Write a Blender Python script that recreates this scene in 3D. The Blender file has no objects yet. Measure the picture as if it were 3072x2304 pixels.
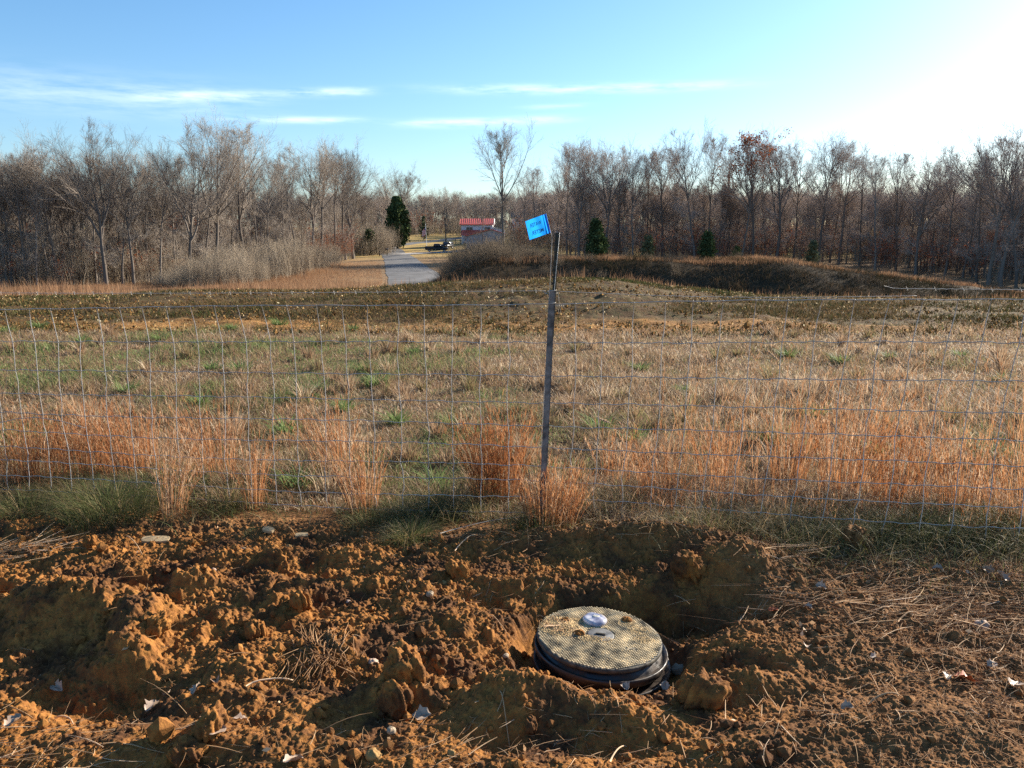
import bpy, math, random
import numpy as np
from mathutils import Vector, Matrix
R = math.radians
PI = math.pi
SC = bpy.context.scene
COL = SC.collection
# ------------------------------------------------------------------ camera, sky, sun, exposure
EYE = 1.6
PITCH = 10.7
FPX = 3072 / 36 * 28.0
cam_d = bpy.data.cameras.new("camera")
cam_d.lens = 28.0; cam_d.sensor_width = 36.0
cam_d.clip_start = 0.05; cam_d.clip_end = 3000
cam = bpy.data.objects.new("camera", cam_d); COL.objects.link(cam)
cam.location = (0, 0, EYE); cam.rotation_euler = (R(90 - PITCH), 0, 0)
SC.camera = cam
SUN_AZ, SUN_EL = 52.0, 21.0          # azimuth clockwise from +Y
SUN_DIR = Vector((math.sin(R(SUN_AZ)) * math.cos(R(SUN_EL)), math.cos(R(SUN_AZ)) * math.cos(R(SUN_EL)), math.sin(R(SUN_EL))))
world = bpy.data.worlds.new("World"); SC.world = world; world.use_nodes = True
wn = world.node_tree; wn.nodes.clear()
def WN(t, **k):
    n = wn.nodes.new(t)
    for a, b in k.items(): setattr(n, a, b)
    return n
w_out = WN('ShaderNodeOutputWorld'); w_bg = WN('ShaderNodeBackground'); w_bg.inputs[1].default_value = 0.06
sky = WN('ShaderNodeTexSky', sky_type='NISHITA'); sky.sun_disc = False
sky.sun_elevation = R(SUN_EL); sky.sun_rotation = R(SUN_AZ); sky.air_density = 1.0; sky.dust_density = 0.55; sky.ozone_density = 2.0
# thin cloud streaks: direction -> (azimuth, elevation) -> stretched noise inside a few bands
tc = WN('ShaderNodeTexCoord'); sep = WN('ShaderNodeSeparateXYZ'); wn.links.new(tc.outputs['Generated'], sep.inputs[0])
def WM(op, a, b=None, c=None, clamp=False):
    n = WN('ShaderNodeMath', operation=op); n.use_clamp = clamp
    for i, v in enumerate((a, b, c)):
        if v is None: continue
        if isinstance(v, (int, float)): n.inputs[i].default_value = v
        else: wn.links.new(v, n.inputs[i])
    return n.outputs[0]
az = WM('MULTIPLY', WM('ARCTAN2', sep.outputs[0], sep.outputs[1]), 57.2958)
el = WM('MULTIPLY', WM('ARCSINE', sep.outputs[2]), 57.2958)
cmb = WN('ShaderNodeCombineXYZ'); wn.links.new(WM('MULTIPLY', az, 0.16), cmb.inputs[0]); wn.links.new(WM('MULTIPLY', el, 1.1), cmb.inputs[1])
cn = WN('ShaderNodeTexNoise'); cn.inputs['Scale'].default_value = 1.6; cn.inputs['Detail'].default_value = 6; cn.inputs['Roughness'].default_value = 0.62
wn.links.new(cmb.outputs[0], cn.inputs['Vector'])
def band(a0, aw, e0, ew, tilt, gain):
    e = WM('SUBTRACT', el, WM('MULTIPLY', WM('SUBTRACT', az, a0), tilt))
    ge = WM('POWER', 2.718, WM('MULTIPLY', WM('POWER', WM('ABSOLUTE', WM('DIVIDE', WM('SUBTRACT', e, e0), ew)), 2.0), -1.0))
    ga = WM('POWER', 2.718, WM('MULTIPLY', WM('POWER', WM('ABSOLUTE', WM('DIVIDE', WM('SUBTRACT', az, a0), aw)), 4.0), -1.0))
    return WM('MULTIPLY', WM('MULTIPLY', ge, ga), gain)
bands = [band(-28, 11, 8.3, 1.1, 0.0, 0.42), band(-12.5, 3.2, 9.2, 0.26, 0.05, 0.9), band(-20, 4.0, 8.6, 0.35, 0.05, 0.7), band(5, 10, 9.6, 0.30, 0.0, 0.85),
         band(-14.5, 4.5, 7.4, 0.20, 0.03, 0.9), band(-2, 6.0, 7.5, 0.26, 0.03, 0.9), band(3, 2.5, 8.5, 0.14, 0.03, 0.5)]
tot = bands[0]
for b_ in bands[1:]: tot = WM('ADD', tot, b_)
cl = WM('MULTIPLY', tot, WM('SUBTRACT', WM('MULTIPLY', cn.outputs['Fac'], 3.4), 1.15, clamp=True), clamp=True)
mixc = WN('ShaderNodeMix', data_type='RGBA'); wn.links.new(WM('MULTIPLY', cl, 0.42), mixc.inputs[0])
hs = WN('ShaderNodeHueSaturation'); hs.inputs['Saturation'].default_value = 1.12; hs.inputs['Hue'].default_value = 0.49; wn.links.new(sky.outputs[0], hs.inputs['Color']); tint = WN('ShaderNodeMix', data_type='RGBA', blend_type='MULTIPLY'); tint.inputs[0].default_value = 1.0; tint.inputs[7].default_value = (0.88, 1.03, 1.24, 1); wn.links.new(hs.outputs[0], tint.inputs[6]); wn.links.new(tint.outputs[2], mixc.inputs[6]); mixc.inputs[7].default_value = (11.0, 11.5, 12.5, 1)
wn.links.new(mixc.outputs[2], w_bg.inputs[0]); wn.links.new(w_bg.outputs[0], w_out.inputs[0])
sun_d = bpy.data.lights.new("sun", 'SUN'); sun_d.energy = 5.0; sun_d.angle = R(0.55); sun_d.color = (1.0, 0.90, 0.75)
sun = bpy.data.objects.new("sun", sun_d); COL.objects.link(sun)
sun.rotation_euler = SUN_DIR.to_track_quat('Z', 'Y').to_euler()
SC.view_settings.view_transform = 'Standard'; SC.view_settings.look = 'None'; SC.view_settings.exposure = 1.5; SC.view_settings.gamma = 1
SC.render.engine = 'CYCLES'
SC.cycles.max_bounces = 5; SC.cycles.diffuse_bounces = 2; SC.cycles.transmission_bounces = 3; SC.cycles.use_denoising = False; SC.cycles.use_adaptive_sampling = False
SC.cycles.caustics_reflective = False; SC.cycles.caustics_refractive = False

# ------------------------------------------------------------------ helpers
def tag(o, label=None, cat=None, group=None, kind=None):
    if label: o['label'] = label
    if cat: o['category'] = cat
    if group: o['group'] = group
    if kind: o['kind'] = kind
    return o
def empty(name, loc=(0, 0, 0), rz=0.0, label=None, cat=None, group=None):
    o = bpy.data.objects.new(name, None); COL.objects.link(o); o.location = loc; o.rotation_euler = (0, 0, rz); o.empty_display_size = 0.1
    return tag(o, label, cat, group)
def px(X, Y, z=0.0):
    """photo pixel (3072x2304) to the point where its ray meets height z"""
    a = (X - 1536) / FPX; b = (Y - 1152) / FPX
    p = R(PITCH); dy = math.cos(p) - b * math.sin(p); dz = -math.sin(p) - b * math.cos(p)
    t = (z - EYE) / dz
    return (a * t, dy * t, z)
def pxd(X, Y, d):
    """photo pixel to the point at forward distance d"""
    a = (X - 1536) / FPX; b = (Y - 1152) / FPX
    p = R(PITCH); dy = math.cos(p) - b * math.sin(p); dz = -math.sin(p) - b * math.cos(p)
    t = d / dy
    return (a * t, d, EYE + dz * t)
class G:
    """geometry collector in numpy"""
    def __init__(s): s.V = []; s.F = {3: [], 4: []}; s.A = []; s.n = 0; s.M = {3: [], 4: []}
    def add(s, V, F, a=None, m=0):
        V = np.asarray(V, dtype=np.float32).reshape(-1, 3)
        F = np.asarray(F, dtype=np.int64)
        s.V.append(V); k = F.shape[1]; s.F[k].append(F + s.n); s.M[k].append(np.full(len(F), m, dtype=np.int32))
        s.A.append(np.zeros(len(V), np.float32) if a is None else np.broadcast_to(np.asarray(a, np.float32), (len(V),)))
        s.n += len(V)
    def mesh(s, name, mats, smooth=True):
        me = bpy.data.meshes.new(name)
        if not s.n: return me
        V = np.concatenate(s.V)
        F3 = np.concatenate(s.F[3]) if s.F[3] else np.zeros((0, 3), np.int64)
        F4 = np.concatenate(s.F[4]) if s.F[4] else np.zeros((0, 4), np.int64)
        M = np.concatenate(s.M[3] + s.M[4])
        me.vertices.add(len(V)); me.vertices.foreach_set('co', V.ravel())
        nl = F3.size + F4.size; me.loops.add(nl)
        me.loops.foreach_set('vertex_index', np.concatenate([F3.ravel(), F4.ravel()]).astype(np.int32))
        me.polygons.add(len(F3) + len(F4))
        tot = np.concatenate([np.full(len(F3), 3), np.full(len(F4), 4)]); st = np.concatenate([[0], np.cumsum(tot)[:-1]])
        me.polygons.foreach_set('loop_start', st.astype(np.int32))
        me.polygons.foreach_set('material_index', M)
        me.polygons.foreach_set('use_smooth', np.full(len(tot), smooth))
        for m in (mats if isinstance(mats, (list, tuple)) else [mats]): me.materials.append(m)
        at = me.attributes.new('rnd', 'FLOAT', 'POINT'); at.data.foreach_set('value', np.concatenate(s.A))
        me.update(calc_edges=True)
        return me
    def obj(s, name, mats, parent=None, smooth=True):
        o = bpy.data.objects.new(name, s.mesh(name, mats, smooth)); COL.objects.link(o)
        if parent: o.parent = parent
        return o
def link(name, me, parent=None, loc=(0, 0, 0)):
    o = bpy.data.objects.new(name, me); COL.objects.link(o); o.location = loc
    if parent: o.parent = parent
    return o
def box(g, x0, x1, y0, y1, z0, z1, m=0, a=None):
    V = [(x, y, z) for z in (z0, z1) for y in (y0, y1) for x in (x0, x1)]
    g.add(V, [(0, 2, 3, 1), (4, 5, 7, 6), (0, 1, 5, 4), (2, 6, 7, 3), (0, 4, 6, 2), (1, 3, 7, 5)], a, m)
def prism(g, pts, axis, a0, a1, m=0):
    """extrude 2-D outline (convex or star) along axis 'x' or 'y'"""
    n = len(pts); V = []
    for a in (a0, a1):
        for (u, v) in pts: V.append((a, u, v) if axis == 'x' else (u, a, v))
    cx = sum(p[0] for p in pts) / n; cz = sum(p[1] for p in pts) / n
    V += [(a0, cx, cz) if axis == 'x' else (cx, a0, cz), (a1, cx, cz) if axis == 'x' else (cx, a1, cz)]
    g.add(V, [(i, (i + 1) % n, n + (i + 1) % n, n + i) for i in range(n)], None, m)
    s = g.n - len(V)
    T = [(i, 2 * n, (i + 1) % n) for i in range(n)] + [(n + i, n + (i + 1) % n, 2 * n + 1) for i in range(n)]
    g.F[3].append(np.array(T) + s); g.M[3].append(np.full(len(T), m, np.int32))
def tubes(P, Rr, sides=3):
    """P (n,k,3) polylines, Rr (n,k) radii -> V, F"""
    P = np.asarray(P, float); Rr = np.asarray(Rr, float); n, k, _ = P.shape
    T = np.gradient(P, axis=1); T /= np.linalg.norm(T, axis=2, keepdims=True) + 1e-9
    ref = np.where(np.abs(T[..., 2:3]) > 0.8, np.array([1.0, 0.13, 0]), np.array([0, 0.1, 1.0]))
    A = np.cross(T, ref); A /= np.linalg.norm(A, axis=2, keepdims=True) + 1e-9
    B = np.cross(T, A)
    th = np.arange(sides) * 2 * PI / sides
    V = P[:, :, None, :] + Rr[:, :, None, None] * (A[:, :, None, :] * np.cos(th)[None, None, :, None] + B[:, :, None, :] * np.sin(th)[None, None, :, None])
    idx = np.arange(n * k * sides).reshape(n, k, sides)
    a = idx[:, :-1, :]; b = np.roll(a, -1, axis=2); c = idx[:, 1:, :]; d = np.roll(c, -1, axis=2)
    F = np.stack([a, b, d, c], axis=-1).reshape(-1, 4)
    return V.reshape(-1, 3), F
def tube(g, pts, r, sides=8, m=0, a=None, cap=True):
    pts = np.asarray(pts, float); r = np.broadcast_to(np.asarray(r, float), (len(pts),))
    V, F = tubes(pts[None], r[None], sides); s = g.n; g.add(V, F, a, m)
    if cap:
        k = len(pts)
        for e, off in ((0, 0), (1, (k - 1) * sides)):
            g.add([pts[0 if e == 0 else -1]], np.zeros((0, 4), np.int64), a, m)
            c = g.n - 1
            T = [(s + off + i, s + off + (i + 1) % sides, c) for i in range(sides)]
            g.F[3].append(np.array(T)); g.M[3].append(np.full(len(T), m, np.int32))
def lathe(g, prof, sides=48, m=0, centre=(0, 0, 0), close=True, a=None):
    n = len(prof); th = np.arange(sides) * 2 * PI / sides
    pr = np.array(prof); V = np.stack([pr[:, 0:1] * np.cos(th) + centre[0], pr[:, 0:1] * np.sin(th) + centre[1], np.broadcast_to(pr[:, 1:2], (n, sides)) + centre[2]], -1)
    idx = np.arange(n * sides).reshape(n, sides); a_ = idx[:-1]; b = np.roll(a_, -1, 1); c = idx[1:]; d = np.roll(c, -1, 1)
    g.add(V.reshape(-1, 3), np.stack([a_, b, d, c], -1).reshape(-1, 4), a, m)
def hsh(ix, iy, seed=0):
    h = (ix.astype(np.int64) * 374761393 + iy.astype(np.int64) * 668265263 + seed * 1442695041) & 0x7fffffff
    h = ((h ^ (h >> 13)) * 1274126177) & 0x7fffffff
    h = (h ^ (h >> 16)) & 0xffffff
    return h / float(0xffffff)
def vnoise(x, y, seed=0):
    ix = np.floor(x); iy = np.floor(y); fx = x - ix; fy = y - iy
    fx = fx * fx * (3 - 2 * fx); fy = fy * fy * (3 - 2 * fy)
    ix = ix.astype(np.int64); iy = iy.astype(np.int64)
    a = hsh(ix, iy, seed); b = hsh(ix + 1, iy, seed); c = hsh(ix, iy + 1, seed); d = hsh(ix + 1, iy + 1, seed)
    return (a * (1 - fx) + b * fx) * (1 - fy) + (c * (1 - fx) + d * fx) * fy
def fbm(x, y, scale, octs=4, gain=0.5, seed=0):
    """mean about 0, range about -1..1"""
    s = 0; amp = 1; tot = 0
    c, sn = math.cos(0.6), math.sin(0.6)
    x = np.asarray(x, float) * scale; y = np.asarray(y, float) * scale
    for o in range(octs):
        s = s + amp * (vnoise(x, y, seed + o * 17) * 2 - 1); tot += amp; amp *= gain
        x, y = (x * c - y * sn) * 2.03 + 7.1, (x * sn + y * c) * 2.03 + 3.7
    return s / tot
def clods(x, y, cell, seed, prob=0.8, rmin=0.35, rmax=0.75):
    """dome-shaped lumps of about cell size; height 0..1 times radius"""
    u = x / cell; v = y / cell; iu = np.floor(u).astype(np.int64); iv = np.floor(v).astype(np.int64); out = np.zeros_like(u)
    for di in (-1, 0, 1):
        for dj in (-1, 0, 1):
            a = iu + di; b = iv + dj
            cx = a + hsh(a, b, seed); cy = b + hsh(a, b, seed + 1); r = rmin + (rmax - rmin) * hsh(a, b, seed + 2)
            r = np.where(hsh(a, b, seed + 3) < prob, r, 1e-3)
            th = hsh(a, b, seed + 4) * 6.283; c_ = np.cos(th); s_ = np.sin(th); du = (u - cx) / r; dv = (v - cy) / r
            p = (du * c_ + dv * s_) * 0.85; q = (dv * c_ - du * s_) * 1.15
            d = 0.45 * np.sqrt(p * p + q * q) + 0.55 * np.maximum(np.abs(p) + 0.3 * np.abs(q), np.abs(q))
            h = np.minimum(np.sqrt(np.clip(1 - d * d, 0, 1)), 0.62 + 0.45 * p + 0.2 * q)      # a broken, tilted top face
            out = np.maximum(out, np.where(d < 1, np.maximum(h, 0), 0) * r)
    return out * cell
def ss(x, a, b):
    t = np.clip((np.asarray(x, float) - a) / (b - a), 0, 1); return t * t * (3 - 2 * t)
# ------------------------------------------------------------------ materials
def ramp(nt, cols):
    r = nt.nodes.new('ShaderNodeValToRGB'); e = r.color_ramp.elements
    while len(e) < len(cols): e.new(0.5)
    for i, (p, c) in enumerate(cols): e[i].position = p; e[i].color = (*c, 1)
    return r
def new_mat(name):
    m = bpy.data.materials.new(name); m.use_nodes = True
    return m, m.node_tree, m.node_tree.nodes['Principled BSDF']
def mat_plain(name, c, rough=0.6, metal=0.0, var=0.12, scale=8.0, bump=0.0):
    m, nt, b = new_mat(name)
    n = nt.nodes.new('ShaderNodeTexNoise'); n.inputs['Scale'].default_value = scale; n.inputs['Detail'].default_value = 6
    t = nt.nodes.new('ShaderNodeTexCoord'); nt.links.new(t.outputs['Object'], n.inputs['Vector'])
    r = ramp(nt, [(0.3, tuple(x * (1 - var * 2) for x in c)), (0.7, tuple(min(1, x * (1 + var)) for x in c))])
    nt.links.new(n.outputs['Fac'], r.inputs[0]); nt.links.new(r.outputs[0], b.inputs['Base Color'])
    b.inputs['Roughness'].default_value = rough; b.inputs['Metallic'].default_value = metal
    if bump:
        bp = nt.nodes.new('ShaderNodeBump'); bp.inputs['Strength'].default_value = bump; bp.inputs['Distance'].default_value = 0.02
        nt.links.new(n.outputs['Fac'], bp.inputs['Height']); nt.links.new(bp.outputs[0], b.inputs['Normal'])
    return m
def mat_blade(name, cols, trans=0.35, rough=0.6, objrand=0.0, spec=0.12):
    """thin plant matter: colour from per-blade attribute, partly translucent"""
    m = bpy.data.materials.new(name); m.use_nodes = True; nt = m.node_tree; nt.nodes.clear()
    o = nt.nodes.new('ShaderNodeOutputMaterial'); at = nt.nodes.new('ShaderNodeAttribute'); at.attribute_name = 'rnd'
    r = ramp(nt, cols); src = at.outputs['Fac']
    if objrand:
        oi = nt.nodes.new('ShaderNodeObjectInfo'); ma = nt.nodes.new('ShaderNodeMath'); ma.operation = 'MULTIPLY_ADD'
        nt.links.new(oi.outputs['Random'], ma.inputs[0]); ma.inputs[1].default_value = objrand
        sb = nt.nodes.new('ShaderNodeMath'); sb.operation = 'SUBTRACT'; nt.links.new(src, sb.inputs[0]); sb.inputs[1].default_value = objrand / 2
        nt.links.new(sb.outputs[0], ma.inputs[2]); src = ma.outputs[0]
    nt.links.new(src, r.inputs[0])
    if trans <= 0:
        d = nt.nodes.new('ShaderNodeBsdfDiffuse'); nt.links.new(r.outputs[0], d.inputs[0]); nt.links.new(d.outputs[0], o.inputs[0]); return m
    d = nt.nodes.new('ShaderNodeBsdfPrincipled'); d.inputs['Roughness'].default_value = rough; d.inputs['Specular IOR Level'].default_value = spec if name in ('field_grass', 'bluestem', 'straw', 'grey_green_grass') else 0.0
    tr = nt.nodes.new('ShaderNodeBsdfTranslucent'); mx = nt.nodes.new('ShaderNodeMixShader'); mx.inputs[0].default_value = trans
    nt.links.new(r.outputs[0], d.inputs[0]); nt.links.new(r.outputs[0], tr.inputs[0])
    nt.links.new(d.outputs[0], mx.inputs[1]); nt.links.new(tr.outputs[0], mx.inputs[2]); nt.links.new(mx.outputs[0], o.inputs[0])
    return m
M = {}
BARK = [(0.0, (0.10, 0.082, 0.07)), (0.35, (0.16, 0.135, 0.115)), (0.7, (0.26, 0.225, 0.195)), (1.0, (0.44, 0.40, 0.34))]
M['bark'] = mat_blade('bark', BARK, 0, objrand=0.35)
M['twig'] = mat_blade('twig', [(0.0, (0.19, 0.155, 0.13)), (0.5, (0.29, 0.245, 0.205)), (1.0, (0.43, 0.37, 0.31))], 0, objrand=0.35)
M['bark_r'] = mat_blade('bark_brown', [(0.0, (0.10, 0.08, 0.07)), (0.5, (0.17, 0.14, 0.12)), (1.0, (0.32, 0.27, 0.23))], 0, objrand=0.35)
M['twig_r'] = mat_blade('twig_brown', [(0.0, (0.23, 0.18, 0.155)), (0.5, (0.34, 0.275, 0.235)), (1.0, (0.47, 0.39, 0.34))], 0, objrand=0.4)
M['rustleaf'] = mat_blade('rust_leaf', [(0.0, (0.14, 0.04, 0.025)), (0.5, (0.24, 0.075, 0.035)), (1.0, (0.34, 0.15, 0.07))], 0.4)
M['needle'] = mat_blade('evergreen_needle', [(0.0, (0.03, 0.045, 0.022)), (0.5, (0.055, 0.08, 0.034)), (1.0, (0.12, 0.15, 0.06))], 0)
M['fieldgrass'] = mat_blade('field_grass', [(0.0, (0.11, 0.17, 0.05)), (0.22, (0.19, 0.25, 0.09)), (0.38, (0.25, 0.215, 0.10)), (0.6, (0.27, 0.165, 0.10)), (0.8, (0.37, 0.245, 0.145)), (1.0, (0.64, 0.53, 0.37))], 0.4)
M['bluestem'] = mat_blade('bluestem', [(0.0, (0.16, 0.065, 0.03)), (0.35, (0.36, 0.145, 0.055)), (0.65, (0.48, 0.24, 0.105)), (1.0, (0.64, 0.46, 0.30))], 0.4)
M['darkgrass'] = mat_blade('grey_green_grass', [(0.0, (0.07, 0.09, 0.03)), (0.4, (0.12, 0.13, 0.045)), (0.65, (0.20, 0.15, 0.07)), (1.0, (0.42, 0.30, 0.16))], 0.35)
M['fargrass'] = mat_blade('far_grass', [(0.0, (0.12, 0.075, 0.045)), (0.4, (0.24, 0.135, 0.078)), (0.75, (0.36, 0.21, 0.12)), (1.0, (0.46, 0.32, 0.19))], 0.35)
M['slopegrass_shaded'] = mat_blade('slope_grass_shaded', [(0.0, (0.04, 0.045, 0.02)), (0.4, (0.075, 0.055, 0.033)), (0.75, (0.15, 0.095, 0.055)), (1.0, (0.30, 0.20, 0.12))], 0.15)  # colours darkened to carry the shade on the bank's face
M['bermgrass'] = mat_blade('berm_grass', [(0.0, (0.06, 0.085, 0.028)), (0.35, (0.09, 0.09, 0.035)), (0.6, (0.13, 0.09, 0.045)), (0.85, (0.22, 0.13, 0.06)), (1.0, (0.38, 0.26, 0.13))], 0.2)
M['straw'] = mat_blade('straw', [(0.0, (0.22, 0.11, 0.05)), (0.4, (0.38, 0.21, 0.10)), (0.75, (0.58, 0.38, 0.21)), (1.0, (0.76, 0.56, 0.38))], 0.2)
M['steel'] = mat_plain('galvanised_wire', (0.42, 0.40, 0.37), 0.7, 0.0, 0.2, 60)
M['darkpost'] = mat_plain('dark_green_steel', (0.035, 0.035, 0.022), 0.6, 0.0, 0.5, 60, 0.2)
M['sleeve'] = mat_plain('weathered_grey_post', (0.20, 0.185, 0.175), 0.7, 0.0, 0.35, 26, 0.3)
# ------------------------------------------------------------------ the land
KY = np.array([-400, 0, 20, 24, 32, 45, 60, 85, 130, 170, 205, 225, 270, 313, 350, 430, 600, 900, 1500], float)
KZ = np.array([0, 0, 0, -0.35, -1.5, -2.8, -3.3, -3.6, -3.5, -3.4, -3.1, -2.6, -1.6, -0.2, 1.0, 3.0, 5.5, 8.0, 10.0])
def ground(x, y):
    x = np.asarray(x, float); y = np.asarray(y, float)
    z = np.interp(y, KY, KZ)
    z = z + 0.0235 * np.clip(x, -6, 6) * ss(y, 10, 5)                       # lies a little higher to the right at the fence
    crest = 19.5 + 0.6 * np.sin(x * 0.3)
    hh = np.interp(x * 19.5 / np.clip(y, 15, 24), [-14, -9.7, -8.6, -4.5, -3.3, -1.8, -.75, .8, 1.7, 2.8, 3.9, 4.8, 6.2, 7.7, 13], np.array([0, .06, .14, .2, .28, .37, .43, .51, .51, .455, .29, .21, .07, 0, -.06]) - 0.03)
    prof = ss(y, 13.0, 18.5) * (1 - ss(y, 21.5, 26))
    z = z + hh * prof
    z = z - 1.3 * ss(x, -10, -70) * ss(y, 45, 80) * (1 - ss(y, 160, 260))    # lower to the left
    z = z - 1.4 * ss(x, 18, 45) * ss(y, 40, 80) * (1 - ss(y, 110, 190))
    # spoil bank right of the road
    yb = 62 + 0.10 * (x - 5) + 1.0 * np.sin(x * 0.21)
    top = 2.75 * ss(x, -9.5, -1) * (1 - 0.30 * ss(x, 20, 30)) * (1 - 0.75 * ss(x, 30, 52)) + 0.32 * fbm(x, y, 0.2, 4, 0.6, 44)
    pr = np.where(y < yb, ss(y, yb - 7.5, yb - 0.5), 1 - ss(y, yb + 2, yb + 26))
    z = z + np.maximum(top, 0) * pr
    # the yard round the house is higher than the road
    z = z + 1.9 * np.exp(-(((x + 4) / 16.0) ** 2 + ((y - 236) / 26.0) ** 2))
    z = z + 0.05 * fbm(x, y, 0.25, 3, 0.5, 5) * ss(y, 5, 14) + 0.35 * fbm(x, y, 0.045, 3, 0.5, 9) * ss(y, 30, 60) * ss(np.abs(x + 14 - 0.0 * y), 6, 20)
    z = z + 0.012 * fbm(x, y, 2.4, 3, 0.6, 31) * ss(y, 3.6, 5)
    return z
SX0, SX1, SY0, SY1 = -3.9, 3.8, 1.35, 4.75
def inside(x, y):
    return ss(x, SX0 + 0.05, SX0 + 0.35) * ss(x, SX1 - 0.05, SX1 - 0.35) * ss(y, SY0 + 0.05, SY0 + 0.35) * ss(y, SY1 - 0.05, SY1 - 0.35)
def sinhgrid(n, lim0, lim1, c, k):
    t = np.linspace(-1, 1, n); u = np.sinh(k * t) / np.sinh(k)
    return np.where(u < 0, c + u * (c - lim0), c + u * (lim1 - c))
gx = sinhgrid(760, -900, 900, 0.0, 7.0); gy = sinhgrid(1050, -700, 1450, 6.0, 6.2)
XX, YY = np.meshgrid(gx, gy); ZZ = ground(XX, YY) - 0.45 * inside(XX, YY)
# rough surface of the spread soil on the mound
rough = ss(YY, 12.8, 14) * (1 - ss(YY, 21, 24)) * (1 - ss(np.abs(XX), 25, 40))
ZZ = ZZ + rough * (0.11 * fbm(XX, YY * 1.8, 0.9, 5, 0.65, 73) + clods(XX + 0.2 * fbm(XX, YY, 1.5, 3, .5, 2), YY, 0.34, 75, 0.5, .2, .7) * 0.22)
def grid_faces(ny, nx):
    i = np.arange(ny * nx).reshape(ny, nx)
    return np.stack([i[:-1, :-1], i[:-1, 1:], i[1:, 1:], i[1:, :-1]], -1).reshape(-1, 4)
m, nt, b = new_mat('land')
geo = nt.nodes.new('ShaderNodeNewGeometry'); sp = nt.nodes.new('ShaderNodeSeparateXYZ'); nt.links.new(geo.outputs['Position'], sp.inputs[0])
def noise(nt, vec, scale, detail=6, rough=0.6):
    n = nt.nodes.new('ShaderNodeTexNoise'); n.inputs['Scale'].default_value = scale; n.inputs['Detail'].default_value = detail; n.inputs['Roughness'].default_value = rough
    nt.links.new(vec, n.inputs['Vector']); return n.outputs['Fac']
def mixc_(nt, f, a, bb):
    n = nt.nodes.new('ShaderNodeMix'); n.data_type = 'RGBA'
    nt.links.new(f, n.inputs[0])
    for i, v in ((6, a), (7, bb)):
        if isinstance(v, tuple): n.inputs[i].default_value = (*v, 1)
        else: nt.links.new(v, n.inputs[i])
    return n.outputs[2]
def maprange(nt, v, a, b_, c=0.0, d=1.0):
    n = nt.nodes.new('ShaderNodeMapRange'); n.interpolation_type = 'SMOOTHSTEP'; nt.links.new(v, n.inputs[0])
    for i, q in ((1, a), (2, b_), (3, c), (4, d)): n.inputs[i].default_value = q
    return n.outputs[0]
pos = geo.outputs['Position']
field_c = ramp(nt, [(0.35, (0.10, 0.065, 0.035)), (0.5, (0.19, 0.12, 0.065)), (0.65, (0.17, 0.15, 0.07))]); nt.links.new(noise(nt, pos, 3.0, 8), field_c.inputs[0])
mound_c = ramp(nt, [(0.32, (0.05, 0.028, 0.014)), (0.46, (0.11, 0.062, 0.028)), (0.56, (0.085, 0.07, 0.03)), (0.68, (0.25, 0.135, 0.05))]); nt.links.new(noise(nt, pos, 5.0, 10, 0.75), mound_c.inputs[0])
far_c = ramp(nt, [(0.35, (0.13, 0.085, 0.05)), (0.5, (0.24, 0.15, 0.08)), (0.65, (0.30, 0.19, 0.09))]); nt.links.new(noise(nt, pos, 0.6, 10, 0.7), far_c.inputs[0])
lawn_c = ramp(nt, [(0.35, (0.30, 0.20, 0.08)), (0.5, (0.42, 0.28, 0.10)), (0.65, (0.36, 0.27, 0.09))]); nt.links.new(noise(nt, pos, 0.25, 8, 0.6), lawn_c.inputs[0])
c1 = mixc_(nt, maprange(nt, sp.outputs[1], 12.6, 13.8), field_c.outputs[0], mound_c.outputs[0])
ora = ramp(nt, [(0.35, (0.16, 0.075, 0.025)), (0.5, (0.30, 0.15, 0.05)), (0.65, (0.42, 0.23, 0.08))]); nt.links.new(noise(nt, pos, 9.0, 8, 0.75), ora.inputs[0])
mo = nt.nodes.new('ShaderNodeMath'); mo.operation = 'MULTIPLY_ADD'; nt.links.new(noise(nt, pos, 0.35, 4), mo.inputs[0]); mo.inputs[1].default_value = 5.0; nt.links.new(sp.outputs[1], mo.inputs[2])
wa_ = nt.nodes.new('ShaderNodeMath'); wa_.operation = 'MULTIPLY'; nt.links.new(maprange(nt, mo.outputs[0], 17.4, 16.0), wa_.inputs[0]); nt.links.new(maprange(nt, sp.outputs[1], 12.9, 13.4), wa_.inputs[1])
c1 = mixc_(nt, wa_.outputs[0], c1, ora.outputs[0])
c2 = mixc_(nt, maprange(nt, sp.outputs[1], 20.5, 24), c1, far_c.outputs[0])
# scrubby earth of the spoil bank's face, shade painted in as dark colour
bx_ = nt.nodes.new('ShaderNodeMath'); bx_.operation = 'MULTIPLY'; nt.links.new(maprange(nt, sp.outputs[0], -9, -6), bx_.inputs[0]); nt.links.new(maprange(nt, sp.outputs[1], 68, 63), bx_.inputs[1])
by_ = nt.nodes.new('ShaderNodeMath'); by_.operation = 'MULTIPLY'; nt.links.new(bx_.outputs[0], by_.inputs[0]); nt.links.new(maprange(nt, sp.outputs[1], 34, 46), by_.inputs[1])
bank_shade_c = ramp(nt, [(0.35, (0.03, 0.022, 0.014)), (0.55, (0.06, 0.042, 0.025)), (0.7, (0.12, 0.075, 0.04))]); nt.links.new(noise(nt, pos, 1.4, 8, 0.7), bank_shade_c.inputs[0]); c2 = mixc_(nt, by_.outputs[0], c2, bank_shade_c.outputs[0])
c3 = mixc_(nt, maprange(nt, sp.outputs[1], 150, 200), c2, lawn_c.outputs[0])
nt.links.new(c3, b.inputs['Base Color']); b.inputs['Roughness'].default_value = 0.95; b.inputs['Specular IOR Level'].default_value = 0.1
bp = nt.nodes.new('ShaderNodeBump'); bp.inputs['Strength'].default_value = 0.9; bp.inputs['Distance'].default_value = 0.05
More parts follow.
